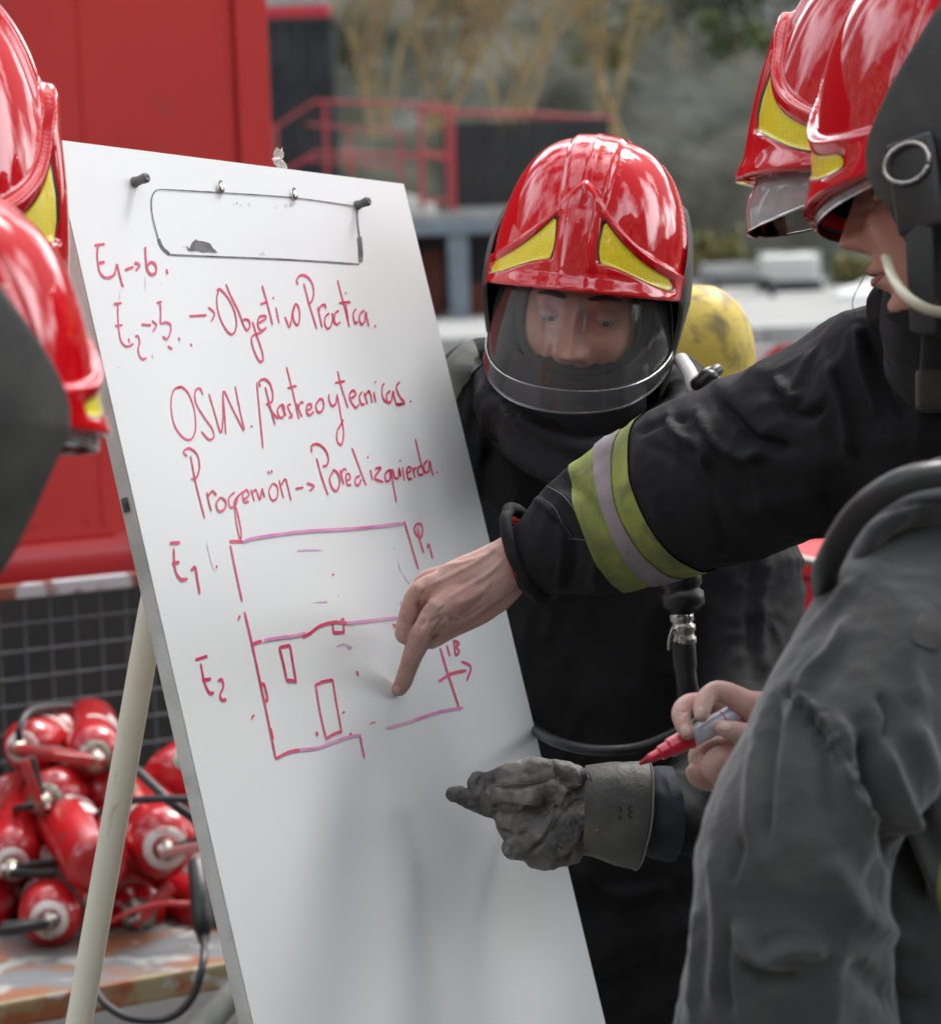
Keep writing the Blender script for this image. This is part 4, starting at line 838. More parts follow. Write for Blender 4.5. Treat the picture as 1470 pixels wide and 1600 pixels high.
def helmet(HM, par, visor=None, drings=True, straps=True, guard_lo=-.13, anchor=.022):
    O, Q = HM; T = lambda X: O + np.asarray(X) @ Q.T
    na, nb = 300, 150
    ph = np.linspace(-math.pi, math.pi, na, endpoint=False); tt = np.linspace(0, .995, nb) ** 1.0
    pp, t2 = np.meshgrid(ph, tt); X = hsurf(pp.ravel(), t2.ravel())
    inn = []
    for k, (dz, sc_) in enumerate(((.0, .965), (.012, .955), (.04, .95))):       # rim turned inwards
        b_ = hbase(ph, np.full(na, float(t_of_z(np.array([dz]))[0]))) * [sc_, sc_, 1]; b_[:, 2] += -.001 if k == 0 else .0; inn.append(b_)
    X = np.vstack([inn[2], inn[1], inn[0], X]); F = grid(na, nb + 3, True); F.append(tuple((nb + 2) * na + i for i in range(na)))
    sh = mk('helmet', T(X), F, M['red'], par)
    # padded inner shell
    pp, t2 = np.meshgrid(np.linspace(-math.pi, math.pi, 60, endpoint=False), np.linspace(0, .98, 16)); b_ = hbase(pp.ravel(), t2.ravel()) * [.93, .93, .95]
    mk('inner_padding', T(b_ + [0, 0, .004]), grid(60, 16, True) + [tuple(15 * 60 + i for i in range(60))], M['black'], sh)
    for sg in (-1, 1):                                                           # reflective panels lying in their pockets
        nu_, nv_ = 40, 16; V = []
        for j in range(nv_):
            for i in range(nu_):
                u = i / (nu_ - 1); v = j / (nv_ - 1); phi = PH0 + (PH1 - PH0) * u
                lo, hi = float(zl(phi)), float(zu(phi)); rnd = 1 - (1 - min(1, u / .05, (1 - u) / .10)) ** 2.2 * .75
                m_ = (lo + hi) / 2 * .6 + lo * .4; z = m_ + (lo + (hi - lo) * v - m_) * rnd; V.append((phi * sg, float(t_of_z(np.array([z]))[0])))
        V = np.array(V); Fq = grid(nu_, nv_); Fq = Fq if sg > 0 else [f[::-1] for f in Fq]
        mk('reflective_panel', T(hsurf(V[:, 0], V[:, 1], .0011)), Fq, M['hex'], sh)
        V2 = V.copy(); c_ = V2.mean(0); V2 = c_ + (V2 - c_) * [1.045, 1.09]; V2[:, 1] = np.clip(V2[:, 1], .002, 1); mk('panel_border', T(hsurf(V2[:, 0], V2[:, 1], .0004)), Fq, M['black'], sh)
    for phi, zz in ((R_(86), .030), (R_(-86), .030)):                             # visor pivot screws
        p = hsurf(np.array([phi]), t_of_z(np.array([zz])), .001)[0]; V, F3 = sph((0, 0, 0), (.0022, .0060, .0060), 14, 8); mk('pivot_screw', T(V + p), F3, M['metal'], sh)
    # neck and ear guard
    n1, n2 = 130, 34; V = []
    for j in range(n2):
        v = j / (n2 - 1)
        for i in range(n1):
            phi = R_(74) + R_(212) * i / (n1 - 1); af = min(1, (i / (n1 - 1)) / .5, (1 - i / (n1 - 1)) / .5)
            ztop = .004 + .118 * min(1, af / .30) ** .8; zbot = guard_lo * float(sm(-.02, .30, af))
            z = ztop + (zbot - ztop) * v
            if z >= 0:
                b_ = hbase(np.array([phi]), t_of_z(np.array([z])))[0]; n_ = hnormal(b_[None])[0]; p = b_ + n_ * .0105
            else:
                k = -z / .13; b_ = hbase(np.array([phi]), np.array([0.0]))[0]; n_ = nrm(b_ * [1, 1, 0]); p = b_ * [1 - .16 * k, 1 - .05 * k, 1] + n_ * (.0105 - .002 * k) + np.array([0, .014 * k, z])
            e_ = min(v / .04, 1, (1 - v) / .04, i / 3, (n1 - 1 - i) / 3); p = p - n_ * .006 * (1 - max(0, e_)) ** 2; V.append(p)
    mk('neck_guard', T(V), grid(n1, n2), M['guard'], sh)
    if drings:
        for sg in (-1, 1):
            c = np.array([sg * (HA + .013), -.012, anchor])
            mb = MB(); mb.box(T(c + [sg * .004, 0, -.012]), (.010, .044, .075), Q / np.linalg.norm(Q[:, 0]), .004); mb.build('strap_anchor', M['black'], sh)
            ring = [c + np.array([sg * .012, .019 * math.cos(a) * (1.0 if math.cos(a) < 0 else 1.15), .015 * math.sin(a) + .004]) for a in np.linspace(R_(-150), R_(195), 18)]
            mb = MB(); mb.tube(T(ring), .0019, seg=8); mb.build('strap_buckle', M['metal'], sh)
            mb = MB(); mb.tube(T([c + [sg * .006, 0, -.03], c + [sg * .006, .006, -.075], c + [sg * -.01, .02, -.12]]), [[.013, .003]] * 3, seg=10, ref=Q[:, 0]); mb.build('chin_strap', M['strap'], sh)
    if visor:
        a_, b_, z0, z1, span, drop, tilt = visor; nu_, nv_ = 64, 26
        def vp(u, v, off=0):
            phi = (u - .5) * 2 * span; z = z0 + (z1 - z0) * v * (1 - drop * abs(2 * u - 1) ** 2.2)
            bulge = tilt * v + .006 * math.sin(v * math.pi)
            return np.array([(a_ + off + bulge * .4) * math.sin(phi), (b_ + off + bulge) * math.cos(phi), z])
        V = [vp(i / (nu_ - 1), j / (nv_ - 1)) for j in range(nv_) for i in range(nu_)]
        mk('visor', T(V), grid(nu_, nv_), M['visor'] if z1 < -.08 else M['visorpale'], sh)
        if z1 < -.08:                                                             # thick lower band of the shield
            V = [vp(i / (nu_ - 1), .82 + .18 * j / 7, .0035) for j in range(8) for i in range(nu_)]
            mk('visor_band', T(V), grid(nu_, 8), M['visorlow'], sh)
        mb = MB(); mb.tube(T([vp(i / 40, 1.0, .001) for i in range(41)]), .0014, seg=8); mb.build('visor_edge', M['visoredge'], sh)
        if z1 < -.08:
            mb = MB(); mb.tube(T([vp(i / 40, .82, .003) for i in range(41)]), .0006, seg=6); mb.build('visor_edge', M['visoredge'], sh)
        for u in (0, 1):
            mb = MB(); mb.tube(T([vp(u, v / 8, .001) for v in range(9)]), .0017, seg=8); mb.build('visor_edge', M['visoredge'], sh)
    return sh
def head(HM, par, drop=-.036, gaze=(0, 0), lid=.10, hood=(-.004, .063, .058)):
    O, Q = HM; O = O + Q @ np.array([0, -.004, drop])
    T = lambda X: O + np.asarray(X) @ Q.T
    na, nb = 240, 190; az = np.linspace(-math.pi, math.pi, na, endpoint=False); az = az - .42 * np.sin(az) * 1.0   # denser at the front (az=0)
    el = np.linspace(-math.pi / 2 + .02, math.pi / 2 - .02, nb)
    A, E = np.meshgrid(az, el); A = A.ravel(); E = E.ravel()
    x = .076 * np.sin(A) * np.cos(E) ** .8; y = .096 * np.cos(A) * np.cos(E) ** .8; z = np.where(E < 0, .122, .125) * np.sin(E)
    jaw = sm(-.02, -.115, z); x = x * (1 - .30 * jaw); y = np.where(y > 0, y * (1 - .06 * jaw) + .010 * jaw, y * (1 - .35 * jaw))
    fr = sm(.0, .05, y); g = lambda x0, z0, sx, sz: np.exp(-((x - x0) / sx) ** 2 - ((z - z0) / sz) ** 2)
    ax = np.abs(x); ga = lambda x0, z0, sx, sz: np.exp(-((ax - x0) / sx) ** 2 - ((z - z0) / sz) ** 2)
    y = np.where(y > 0, np.minimum(y, .090 + .15 * (y - .090)), y)
    d = -.0125 * ga(.031, .000, .017, .0125) + .0055 * ga(.028, .021, .020, .008) + .003 * g(0, .026, .02, .01)
    k = np.clip((.012 - z) / .055, 0, 1) * (z > -.052); wn = .0075 + .0045 * k
    d = d + (.008 + .019 * k) * np.exp(-(x / wn) ** 2) * sm(.030, .006, z) * sm(-.056, -.044, z)
    d = d + .0095 * ga(.0125, -.042, .0068, .0085) - .004 * ga(.0075, -.050, .0035, .003)
    d = d + .007 * ga(.043, -.032, .018, .018) - .003 * ga(.026, -.055, .006, .018)
    d = d - .004 * ga(.022, -.016, .014, .004)
    d = d + .0075 * g(0, -.0665, .021, .0052) + .0085 * g(0, -.078, .018, .0058) - .0065 * g(0, -.0722, .024, .0018) - .0018 * g(0, -.058, .003, .006)
    d = d - .005 * g(0, -.089, .02, .005) + .011 * g(0, -.106, .020, .013)
    y = y + d * fr
    s_ = sm(.03, -.02, y) * 0
    X = np.stack([x, y, z], 1); F = grid(na, nb, True); F += [tuple(range(na))[::-1], tuple((nb - 1) * na + i for i in range(na))]
    hd = mk('head', T(X), F, M['skinface'], par)
    bv = BVHTree.FromPolygons([tuple(v) for v in X], F)
    if hood:                                                                  # knitted hood: follows the head, open round the eyes and nose
        rd = X - np.array([0, 0, -.01]); rd /= np.linalg.norm(rd, axis=1)[:, None]; Xh = X + rd * (.0055 + .0012 * noise(X * 60))[:, None]
        # over the nose and lips the cloth bridges smoothly
        fl = .098 * np.cos(A) * np.cos(E) ** .8 + .004; k_ = sm(.0, .05, y) * (z < -.03) * (1.0 if hood[1] < .065 else 0.0); Xh[:, 1] = np.where(k_ > 0, np.maximum(Xh[:, 1], np.minimum(fl, .102) * k_ + Xh[:, 1] * (1 - k_)), Xh[:, 1])
        zc0, rx, rz = hood[0], hood[1], hood[2]; inside = ((np.abs(x) / rx) ** 2.6 + (np.abs(z - zc0) / rz) ** 2.6 < 1) & (y > 0)
        Fh = [f for f in F if not all(inside[i] for i in f)]; mk('hood', T(Xh), Fh, M['cuff'], hd)
        bh = BVHTree.FromPolygons([tuple(v) for v in Xh], F); ring = []
        for q in np.linspace(0, 2 * math.pi, 61):
            c_, s2 = math.cos(q), math.sin(q); xx = rx * 1.0 * abs(c_) ** (2 / 2.6) * np.sign(c_); zz = zc0 + rz * abs(s2) ** (2 / 2.6) * np.sign(s2)
            h = bh.ray_cast(Vector((xx, .3, zz)), Vector((0, -1, 0))); ring.append([xx, (h[0][1] if h[0] else .03) + .0005, zz])
        ring = np.array(ring)
        for _ in range(3): ring[1:-1] = (ring[:-2] + ring[2:] + 2 * ring[1:-1]) / 4
        if len(hood) < 4: mb = MB(); mb.tube(T(ring), .0042, seg=10); mb.build('hood_hem', M['cuff'], hd)
    for sg in (-1, 1):
        c = np.array([sg * .0315, .0728, -.001]); V, F2 = sph(T(c), .0122 * np.linalg.norm(Q[:, 0])); mk('eyeball', V, F2, M['eye'], hd)
        gd = nrm(np.array([gaze[0], 1, gaze[1]])); V, F2 = sph(T(c + gd * .0075), .0056, 14, 8); mk('iris', V, F2, M['iris'], hd)
        for up, e0, e1 in ((1, -lid + .1, 1.45), (-1, -.50, -1.3)):                     # lids: slices of a slightly larger sphere
            V = []
            for j in range(8):
                e = e0 + (e1 - e0) * j / 7
                for i in range(17): a = -1.15 + 2.3 * i / 16; e2 = e * (math.cos(a * .95) * .55 + .45) if up > 0 else e; V.append(c + .0134 * np.array([math.sin(a) * math.cos(e2), math.cos(a) * math.cos(e2), math.sin(e2)]))
            Fq = grid(17, 8); mk('eyelid', T(V), Fq, M['skinface'], hd)
        mb = MB(); br = []
        for q in np.linspace(0, 1, 9):
            xx = sg * (.014 + .034 * q); zz = .0235 + .004 * math.sin(q * 2.6) - .003 * q; h = bv.ray_cast(Vector((xx, .3, zz)), Vector((0, -1, 0))); br.append([xx, (h[0][1] if h[0] else .09) + .0006, zz])
        mb.tube(T(br), [[.0012 + .0022 * math.sin(math.pi * min(1, q * 1.0 + .1)), .0014] for q in np.linspace(0, .95, 9)], seg=8, ref=Q[:, 1]); mb.build('eyebrow', M['brow'], hd)
    for z0, w in ((-.0672, .003), (-.0775, .0036)):
        pts = []
        for q in np.linspace(-1, 1, 13):
            xx = .021 * q; zz = z0 + (.0022 * math.cos(q * 6) * .3 if z0 > -.07 else 0) + (-.0045 if z0 > -.07 else .0045) * q * q; h = bv.ray_cast(Vector((xx, .3, zz)), Vector((0, -1, 0))); pts.append([xx, (h[0][1] if h[0] else .09) - .0006, zz])
        mb = MB(); mb.tube(T(pts), [[w * (1 - .8 * abs(q) ** 2) + .0004, .0018] for q in np.linspace(-1, 1, 13)], seg=8, ref=Q[:, 1]); mb.build('lip', M['lip'], hd)
    for sg in (-1, 1):
        V, F2 = sph((0, 0, 0), (.006, .017, .031), 16, 10); mk('ear', T(V + [sg * .076, -.004, -.012]), F2, M['skinface'], hd)
    return hd
def person(label, px, py, d, group='firefighters around the whiteboard'):
    a = P(px, py, d); return thing('person', label, 'person', (a[0], a[1], 0), group=group)
def cast(tree, px, py, off=.0008):
    q = P(px, py, 1.0) - CAM; q = q / np.linalg.norm(q); h = tree.ray_cast(Vector(CAM), Vector(q), 12)
    if h[0] is None: return None
    n = np.array(h[1]); n = n if n @ q < 0 else -n
    return np.array(h[0]) + n * off
def tree_of(V, F): return BVHTree.FromPolygons([tuple(map(float, v)) for v in V], F)
def patch(name, tree, cx_, cy_, w, h, ang, m, par, off=.0009, nu_=11, nv_=11, sq=2.6, dome=.0005):
    "rounded patch (a nail, a print) laid on a surface where it is seen"
    V = []; ok = {}; F = []; ca, sa = math.cos(R_(ang)), math.sin(R_(ang))
    for j in range(nv_):
        for i in range(nu_):
            u, v = 2 * i / (nu_ - 1) - 1, 2 * j / (nv_ - 1) - 1
            k = max(abs(u), abs(v)); l_ = (abs(u) ** sq + abs(v) ** sq) ** (1 / sq) if k > 0 else 1; u, v = (u * k / l_, v * k / l_) if l_ > 0 else (0, 0)
            p = cast(tree, cx_ + (u * w * ca - v * h * sa) / 2, cy_ + (u * w * sa + v * h * ca) / 2, off + dome * (1 - k))
            if p is not None: ok[(i, j)] = len(V); V.append(p)
    for j in range(nv_ - 1):
        for i in range(nu_ - 1):
            ks = [(i, j), (i + 1, j), (i + 1, j + 1), (i, j + 1)]
            if all(k in ok for k in ks): F.append(tuple(ok[k] for k in ks))
    return mk(name, V, F, m, par)
def line_on(mb, tree, pts, r, n=6, off=.0006):
    p = resample(np.array(pts, float), n); W_ = [cast(tree, *q, off) for q in p]; W_ = [w for w in W_ if w is not None]
    if len(W_) > 2: mb.tube(W_, r, seg=6)
def band_on(tree, st, u0, u1, off=.002, nu_=26, nth=60, n=8):
    "closed sleeve band: rays shot inwards from round the sleeve axis"
    A = resample(np.array(st, float), n); C = np.array([P(a[0], a[1], a[2]) for a in A]); Lc = np.r_[0, np.cumsum(np.linalg.norm(np.diff(C, axis=0), axis=1))]
    V = []; keep = []
    for i in range(nu_):
        s_ = u0 + (u1 - u0) * i / (nu_ - 1); c = np.array([np.interp(s_, Lc, C[:, k]) for k in range(3)]); c2 = np.array([np.interp(s_ + .01, Lc, C[:, k]) for k in range(3)]); t = nrm(c2 - c)
        a = nrm(np.cross(t, AF)); b_ = np.cross(a, t)
        for j in range(nth):
            th = 2 * math.pi * j / nth; dr = a * math.cos(th) + b_ * math.sin(th); h = tree.ray_cast(Vector(c + dr * .25), Vector(-dr), .25)
            V.append(np.array(h[0]) + dr * off if h[0] is not None else c + dr * .08)
    return np.array(V), grid(nth, nu_, True)

# ------------------------------------------------------------------ centre firefighter behind the board
pc = person('firefighter in red helmet and lowered clear visor looking down behind the whiteboard', 950, 1500, 3.45)
HC = headmat(916, 456, 3.30, -9, 5, 6.5, .91)
helmet(HC, pc, visor=(.108, .141, .004, -.150, R_(88), .50, .026), drings=False)
HC0 = HC; HC = (HC[0], HC[1] / .91)
head(headmat(918, 456, 3.30, -9, 12, 6.5), pc, drop=-.020, gaze=(-.2, -.38), lid=.05, hood=(-.006, .069, .058))
tors = [(925, 640, 3.42, 78, 75), (935, 690, 3.44, 120, 100), (945, 745, 3.46, 205, 125), (965, 830, 3.47, 255, 150), (975, 1000, 3.47, 252, 165), (970, 1200, 3.47, 232, 165), (960, 1400, 3.47, 222, 160), (955, 1600, 3.47, 225, 160), (955, 1730, 3.47, 225, 160)]
larm = [(800, 640, 3.46, 75, 80), (752, 690, 3.49, 88, 95), (722, 820, 3.52, 84, 90), (700, 1000, 3.56, 76, 80), (690, 1120, 3.56, 62, 60)]
lsho = [(870, 600, 3.50, 60, 80), (800, 590, 3.50, 72, 95), (745, 620, 3.50, 80, 95), (720, 700, 3.52, 84, 90)]
rarm = [(1060, 700, 3.46, 95, 100), (1120, 770, 3.46, 112, 115), (1150, 900, 3.42, 100, 100), (1165, 1070, 3.34, 96, 90), (1150, 1190, 3.24, 90, 88), (1105, 1250, 3.12, 76, 78), (1050, 1268, 3.05, 64, 64), (1012, 1273, 3.04, 58, 58)]
kra = [(780, 590, 3.42, 34, 40), (786, 640, 3.34, 36, 40), (830, 690, 3.24, 38, 40), (895, 722, 3.19, 40, 42), (965, 720, 3.19, 40, 42), (1025, 690, 3.23, 38, 40), (1062, 640, 3.32, 36, 40), (1070, 590, 3.42, 34, 40)]
hood = [(930, 520, 3.36, 92, 85), (925, 600, 3.38, 108, 98), (920, 650, 3.38, 128, 118), (925, 700, 3.42, 160, 120), (940, 760, 3.45, 180, 110)]
V, F = union([ptube(tors, 28), ptube(larm, 20), ptube(lsho, 20), ptube(rarm, 22), ptube(hood, 22), ptube(kra, 20, 6)], .0055, 5,
    disp=lambda V: folds(V, 8, .0055, 3) + folds(V, 19, .0018, 5),
    creases=[([(770, 590), (800, 650), (880, 700), (960, 705), (1040, 670), (1075, 600)], 14, .012), ([(755, 640), (790, 700), (870, 745), (960, 760), (1060, 720)], 12, .011), ([(770, 560), (760, 650), (745, 740)], 10, .010), ([(780, 620), (840, 690), (930, 722), (1010, 710)], 6, -.010), ([(820, 900), (860, 950), (850, 1010)], 10, .006), ([(1205, 860), (1190, 960), (1200, 1060)], 7, .007), ([(1180, 860), (1172, 960), (1176, 1060)], 7, -.006), ([(900, 1350), (960, 1400), (1060, 1380)], 12, .008), ([(720, 560), (735, 620), (720, 700)], 8, .008), ([(745, 540), (755, 600), (745, 670)], 7, -.008)])
jc = mk('jacket', V, F, M['jblack'], pc); tc_ = tree_of(V, F)
# neck of the knitted hood
O, Q = HC
V, F = lathe([(.078, -.075), (.082, -.095), (.084, -.12), (.084, -.15), (.084, -.17)], 48); V = np.array(V); V[:, 1] = V[:, 1] * 1.02 - .008
V = O + V @ Q.T; mk('neck_hood', V + (V - O) * folds(V, 22, .045, 3)[:, None], F, M['cuff'], pc)
# trousers and boots down to the ground
def legs(par, hip, d, wpx, m, sep=75, name='trousers'):
    x, y = hip; g = PX(np.array([*P(x, y, d)[:2], 0.0])); yb = g[1]; parts = []
    k = 4400 / d; lw = wpx
    parts.append(ptube([(x, y - 60, d, lw * 1.55, lw), (x, y + 60, d, lw * 1.55, lw * 1.05), (x, y + 120, d, lw * 1.4, lw)], 22))
    for s_ in (-1, 1): parts.append(ptube([(x + s_ * sep * .8, y + 60, d, lw * .82, lw * .9), (x + s_ * sep, (y + yb) / 2, d, lw * .66, lw * .72), (x + s_ * sep * 1.1, yb - .16 * k, d, lw * .58, lw * .62)], 20))
    V, F = union(parts, .009, 4, disp=lambda V: folds(V, 7, .006, 8)); mk(name, V, F, m, par)
    for s_ in (-1, 1):
        b_ = P(x + s_ * sep * 1.1, yb - .1 * k, d); c = np.array([b_[0], b_[1], 0]); tw = nrm(np.array([par.get('fx', 0.0), par.get('fy', -1.0), 0]))
        V, F = union([tube_geo([c + [0, 0, .045], c + [0, 0, .14], c + [0, 0, .26]], [.055, .052, .060], seg=16), tube_geo([c - tw * .06 + [0, 0, .045], c + tw * .06 + [0, 0, .045], c + tw * .17 + [0, 0, .038]], [[.046, .044], [.050, .044], [.042, .032]], seg=16, ref=np.array([0, 0, 1.0]))], .008, 3)
        V[:, 2] = np.maximum(V[:, 2], .002); mk('boot', V, F, M['black'], par)
legs(pc, (955, 1770), 3.47, 145, M['jblack'])
# shoulder strap of the breathing set, buckles and hoses: one harness
sc = thing('breathing_apparatus', 'yellow air cylinder with grey strap and black hoses worn by the centre firefighter', 'air tank', P(1085, 1000, 3.78))
cyl = P(1096, 445, 3.80); ax = nrm(-AU * .985 + AR * -.06 + AF * .12); r = 92 * 3.8 / FPX
pr = [(.0, .0), (.018, .001), (r * .42, .008), (r * .66, .022), (r * .84, .043), (r * .94, .064), (r, .090), (r, .30), (r, .44), (r * .9, .48), (r * .6, .51), (0, .53)]
V, F = lathe(pr, 48); zz = ax; xx = nrm(np.cross(zz, AF)); yy = np.cross(zz, xx); R3_ = np.stack([xx, yy, zz], 1); mk('air_cylinder', cyl + V @ R3_.T, F, M['yellowcyl'], sc)
V, F = lathe([(r * .999, .126), (r + .0012, .130), (r + .0012, .134), (r * .999, .138)], 48); mk('cylinder_ring', cyl + V @ R3_.T, F, mat('cylinder_scuff', (.28, .20, .05), .6, col2=(.5, .38, .07), scale=40), sc)
mb = MB(); mb.box(cyl + ax * .42 - AF * .10 - AR * .06, (.24, .05, .40), R3_[:, [0, 1, 2]], .02); mb.build('back_plate', M['black'], sc)
# strap ribbon conforming to the shoulder
def ribbon(tree, pts, wpx, off=.006, n=6):
    p = resample(np.array(pts, float), n); t = np.gradient(p, axis=0); t /= np.linalg.norm(t, axis=1)[:, None]; nn = np.stack([-t[:, 1], t[:, 0]], 1); V = []; m_ = 7; rows = 0
    for q, k in zip(p, nn):
        row = [cast(tree, *(q + k * wpx * (j / (m_ - 1) - .5)), off * (.35 if j in (0, m_ - 1) else 1)) for j in range(m_)]
        if all(r_ is not None for r_ in row): V += row; rows += 1
    return np.array(V), grid(m_, rows)
V, F = ribbon(tc_, [(785, 535), (755, 545), (728, 565), (708, 592), (690, 625)], 44, .008)
if len(V): mk('shoulder_strap', V, F, M['strapg'], sc)
mb = MB(); mb.tube(resample([P(1062, 560, 3.30), P(1078, 585, 3.26), P(1084, 615, 3.25), P(1080, 650, 3.27)], 4), [[.009, .006]] * 13, seg=12, ref=AF); mb.build('white_strap', M['white'], sc)
mb = MB(); mb.tube(resample([P(1085, 605, 3.24), P(1100, 592, 3.23), P(1112, 585, 3.24)], 3), .010, seg=12); mb.build('white_strap_clip', M['white'], sc)
V, F = sph(P(1106, 588, 3.21), (.012, .012, .009)); mk('valve_knob', V, F, M['black'], sc)
mb = MB(); mb.tube([P(1088, 600, 3.22), P(1104, 590, 3.2), P(1120, 578, 3.22)], .0075, seg=10); mb.build('valve_lever', M['black'], sc)
def hb(st, r, m, nm, n=4, seg=16):
    mb = MB(); mb.tube(resample([P(*s_) for s_ in st], n), r, seg=seg); return mb.build(nm, M[m], sc)
K = 3.12
prf = [(0, 0), (.021, 0), (.023, .003), (.023, .016), (.020, .018), (.020, .022), (.0235, .024), (.0235, .038), (.019, .041), (.016, .046), (0, .046)]
V, F = lathe(prf, 24); ax2 = nrm(-AU + AR * .12); x2 = nrm(np.cross(ax2, AF)); y2 = np.cross(ax2, x2); R2_ = np.stack([x2, y2, ax2], 1)
mk('connector_body', P(1062, 893, K) + V @ R2_.T, F, M['black'], sc)
V, F = lathe([(0, 0), (.016, 0), (.018, .004), (.018, .026), (.014, .03), (0, .03)], 20); R2b = np.stack([y2, ax2, x2 * -1], 1); mk('connector_knob', P(1082, 925, K) + V @ R2b.T, F, M['black'], sc)
V, F = lathe([(.011, 0), (.0135, .002), (.0135, .010), (.0115, .011), (.0115, .013), (.014, .015), (.014, .021), (.0118, .023), (.0118, .027), (.0135, .029), (.0135, .035), (.010, .037), (0, .037)], 24)
mk('quick_coupling', P(1064, 957, K) + V @ R2_.T, F, M['metal'], sc)
hb([(1068, 1008, K), (1070, 1040, K), (1074, 1075, K), (1078, 1100, K + .02)], [.0135] * 5 + [.012] * 4 + [.013] * 4, 'black', 'hose_sleeve')
hb([(1076, 1085, K + .01), (1080, 1120, K + .02), (1060, 1142, K + .0), (1000, 1168, K), (930, 1173, K), (870, 1160, K + .04), (830, 1135, K + .18), (790, 1090, K + .36), (760, 1050, K + .40)], .0062, 'black', 'air_hose')
hb([(1050, 985, K - .01), (1046, 1000, K - .012), (1045, 1014, K - .01)], .0022, 'metal', 'coupling_pin')
# glove of the centre firefighter
gl = thing('leather_glove', 'grey soiled leather gauntlet on the centre firefighter, fingers pointing at the board', 'glove', P(870, 1275, 3.0))
G = lambda X, Y, w, h, d: (660 + X / 2.722, 1040 + Y / 2.722, d, w / 2.722, h / 2.722)
gd = 3.0
parts = [ptube([G(790, 615, 185, 120, gd + .01), G(700, 612, 178, 112, gd), G(600, 622, 196, 108, gd), G(500, 640, 196, 100, gd), G(430, 650, 170, 85, gd), G(380, 670, 120, 66, gd)], 26),
         ptube([G(600, 500, 62, 60, gd - .015), G(500, 520, 80, 68, gd - .022), G(400, 545, 76, 64, gd - .02), G(310, 555, 60, 52, gd - .012), G(240, 545, 38, 36, gd)], 20),
         ptube([G(650, 470, 48, 48, gd - .02), G(560, 445, 46, 46, gd - .025), G(460, 440, 50, 46, gd - .022), G(370, 470, 50, 44, gd - .012), G(280, 490, 40, 36, gd), G(232, 480, 30, 28, gd)], 18),
         ptube([G(420, 620, 58, 50, gd), G(320, 610, 48, 40, gd + .004), G(230, 585, 40, 36, gd + .004), G(165, 555, 38, 34, gd + .004), G(128, 548, 30, 28, gd + .004)], 18),
         ptube([G(232, 540, 24, 24, gd), G(222, 505, 30, 28, gd), G(232, 476, 24, 22, gd)], 14),
         ptube([G(600, 700, 110, 80, gd - .018), G(500, 730, 100, 70, gd - .02), G(430, 760, 76, 60, gd - .012), G(380, 780, 46, 40, gd)], 20),
         ptube([G(620, 780, 72, 60, gd - .010), G(540, 815, 56, 50, gd - .01), G(470, 820, 46, 40, gd)], 18)]
gz = lambda *p: [(660 + x / 2.722, 1040 + y / 2.722) for x, y in p]
V, F = union(parts, .0016, 3, disp=lambda V: folds(V, 30, .0008, 2) + folds(V, 70, .0006, 4) + folds(V, 150, .0003, 9), creases=[
    (gz((570, 480), (480, 500), (380, 520), (300, 500)), 4.5, -.006), (gz((560, 620), (450, 615), (330, 600), (290, 640)), 4.5, -.006), (gz((700, 560), (620, 600), (560, 680), (500, 760), (420, 830)), 3.5, -.005), (gz((720, 600), (700, 700), (640, 800), (600, 850)), 3, -.0035),
    (gz((680, 430), (720, 500), (755, 580), (745, 680), (700, 780)), 4, .005), (gz((640, 420), (660, 500), (600, 520), (560, 600)), 3.5, .005), (gz((650, 540), (600, 530), (555, 600), (540, 700)), 3, .004), (gz((330, 700), (400, 720), (450, 700)), 3, -.004),
    (gz((560, 400), (560, 440), (590, 480)), 3, -.004), (gz((340, 760), (370, 800), (420, 790)), 3, .004), (gz((690, 640), (730, 650)), 3, .004), (gz((700, 700), (745, 690)), 3, .004), (gz((250, 470), (230, 520)), 2.5, -.003)])
gh = mk('glove_hand', V, F, M['glove'], gl); tg = tree_of(V, F)
V, F = ptube([G(685, 615, 190, 128, gd), G(760, 618, 204, 134, gd), G(850, 628, 224, 142, gd + .005), G(930, 636, 234, 150, gd + .01)], 56, 6, caps=None)
V = V + (V - V.mean(0)) * (folds(V, 26, .05, 6) * 1)[:, None] * .22; n_ = len(V) // 56
V2 = V[-56:]; c_ = V2.mean(0); inner = [c_ + (V2 - c_) * k - (V2.mean(0) - V[-112:-56].mean(0)) * q for k, q in ((.985, .12), (.965, .0), (.94, 3.0), (.92, 9.0))]
V = np.vstack([V] + inner); F = grid(56, n_ + 4, True); gc = mk('glove_cuff', V, F, M['glovecuff'], gl); tcf = tree_of(V, F)
mb = MB(); mb.tube(np.vstack([V2, V2[:2]]), .0013, seg=6, caps=None); mb.build('cuff_binding', M['seam'], gl)
mb = MB()
for s_ in (gz((560, 620), (540, 700), (480, 770), (410, 830)), gz((610, 520), (650, 508), (680, 505)), gz((600, 590), (560, 650), (545, 720)), gz((300, 520), (380, 505), (470, 500), (550, 480)), gz((300, 600), (400, 618), (500, 612), (560, 590))): line_on(mb, tg, s_, .0005)
mb.build('stitching', M['seam'], gl)
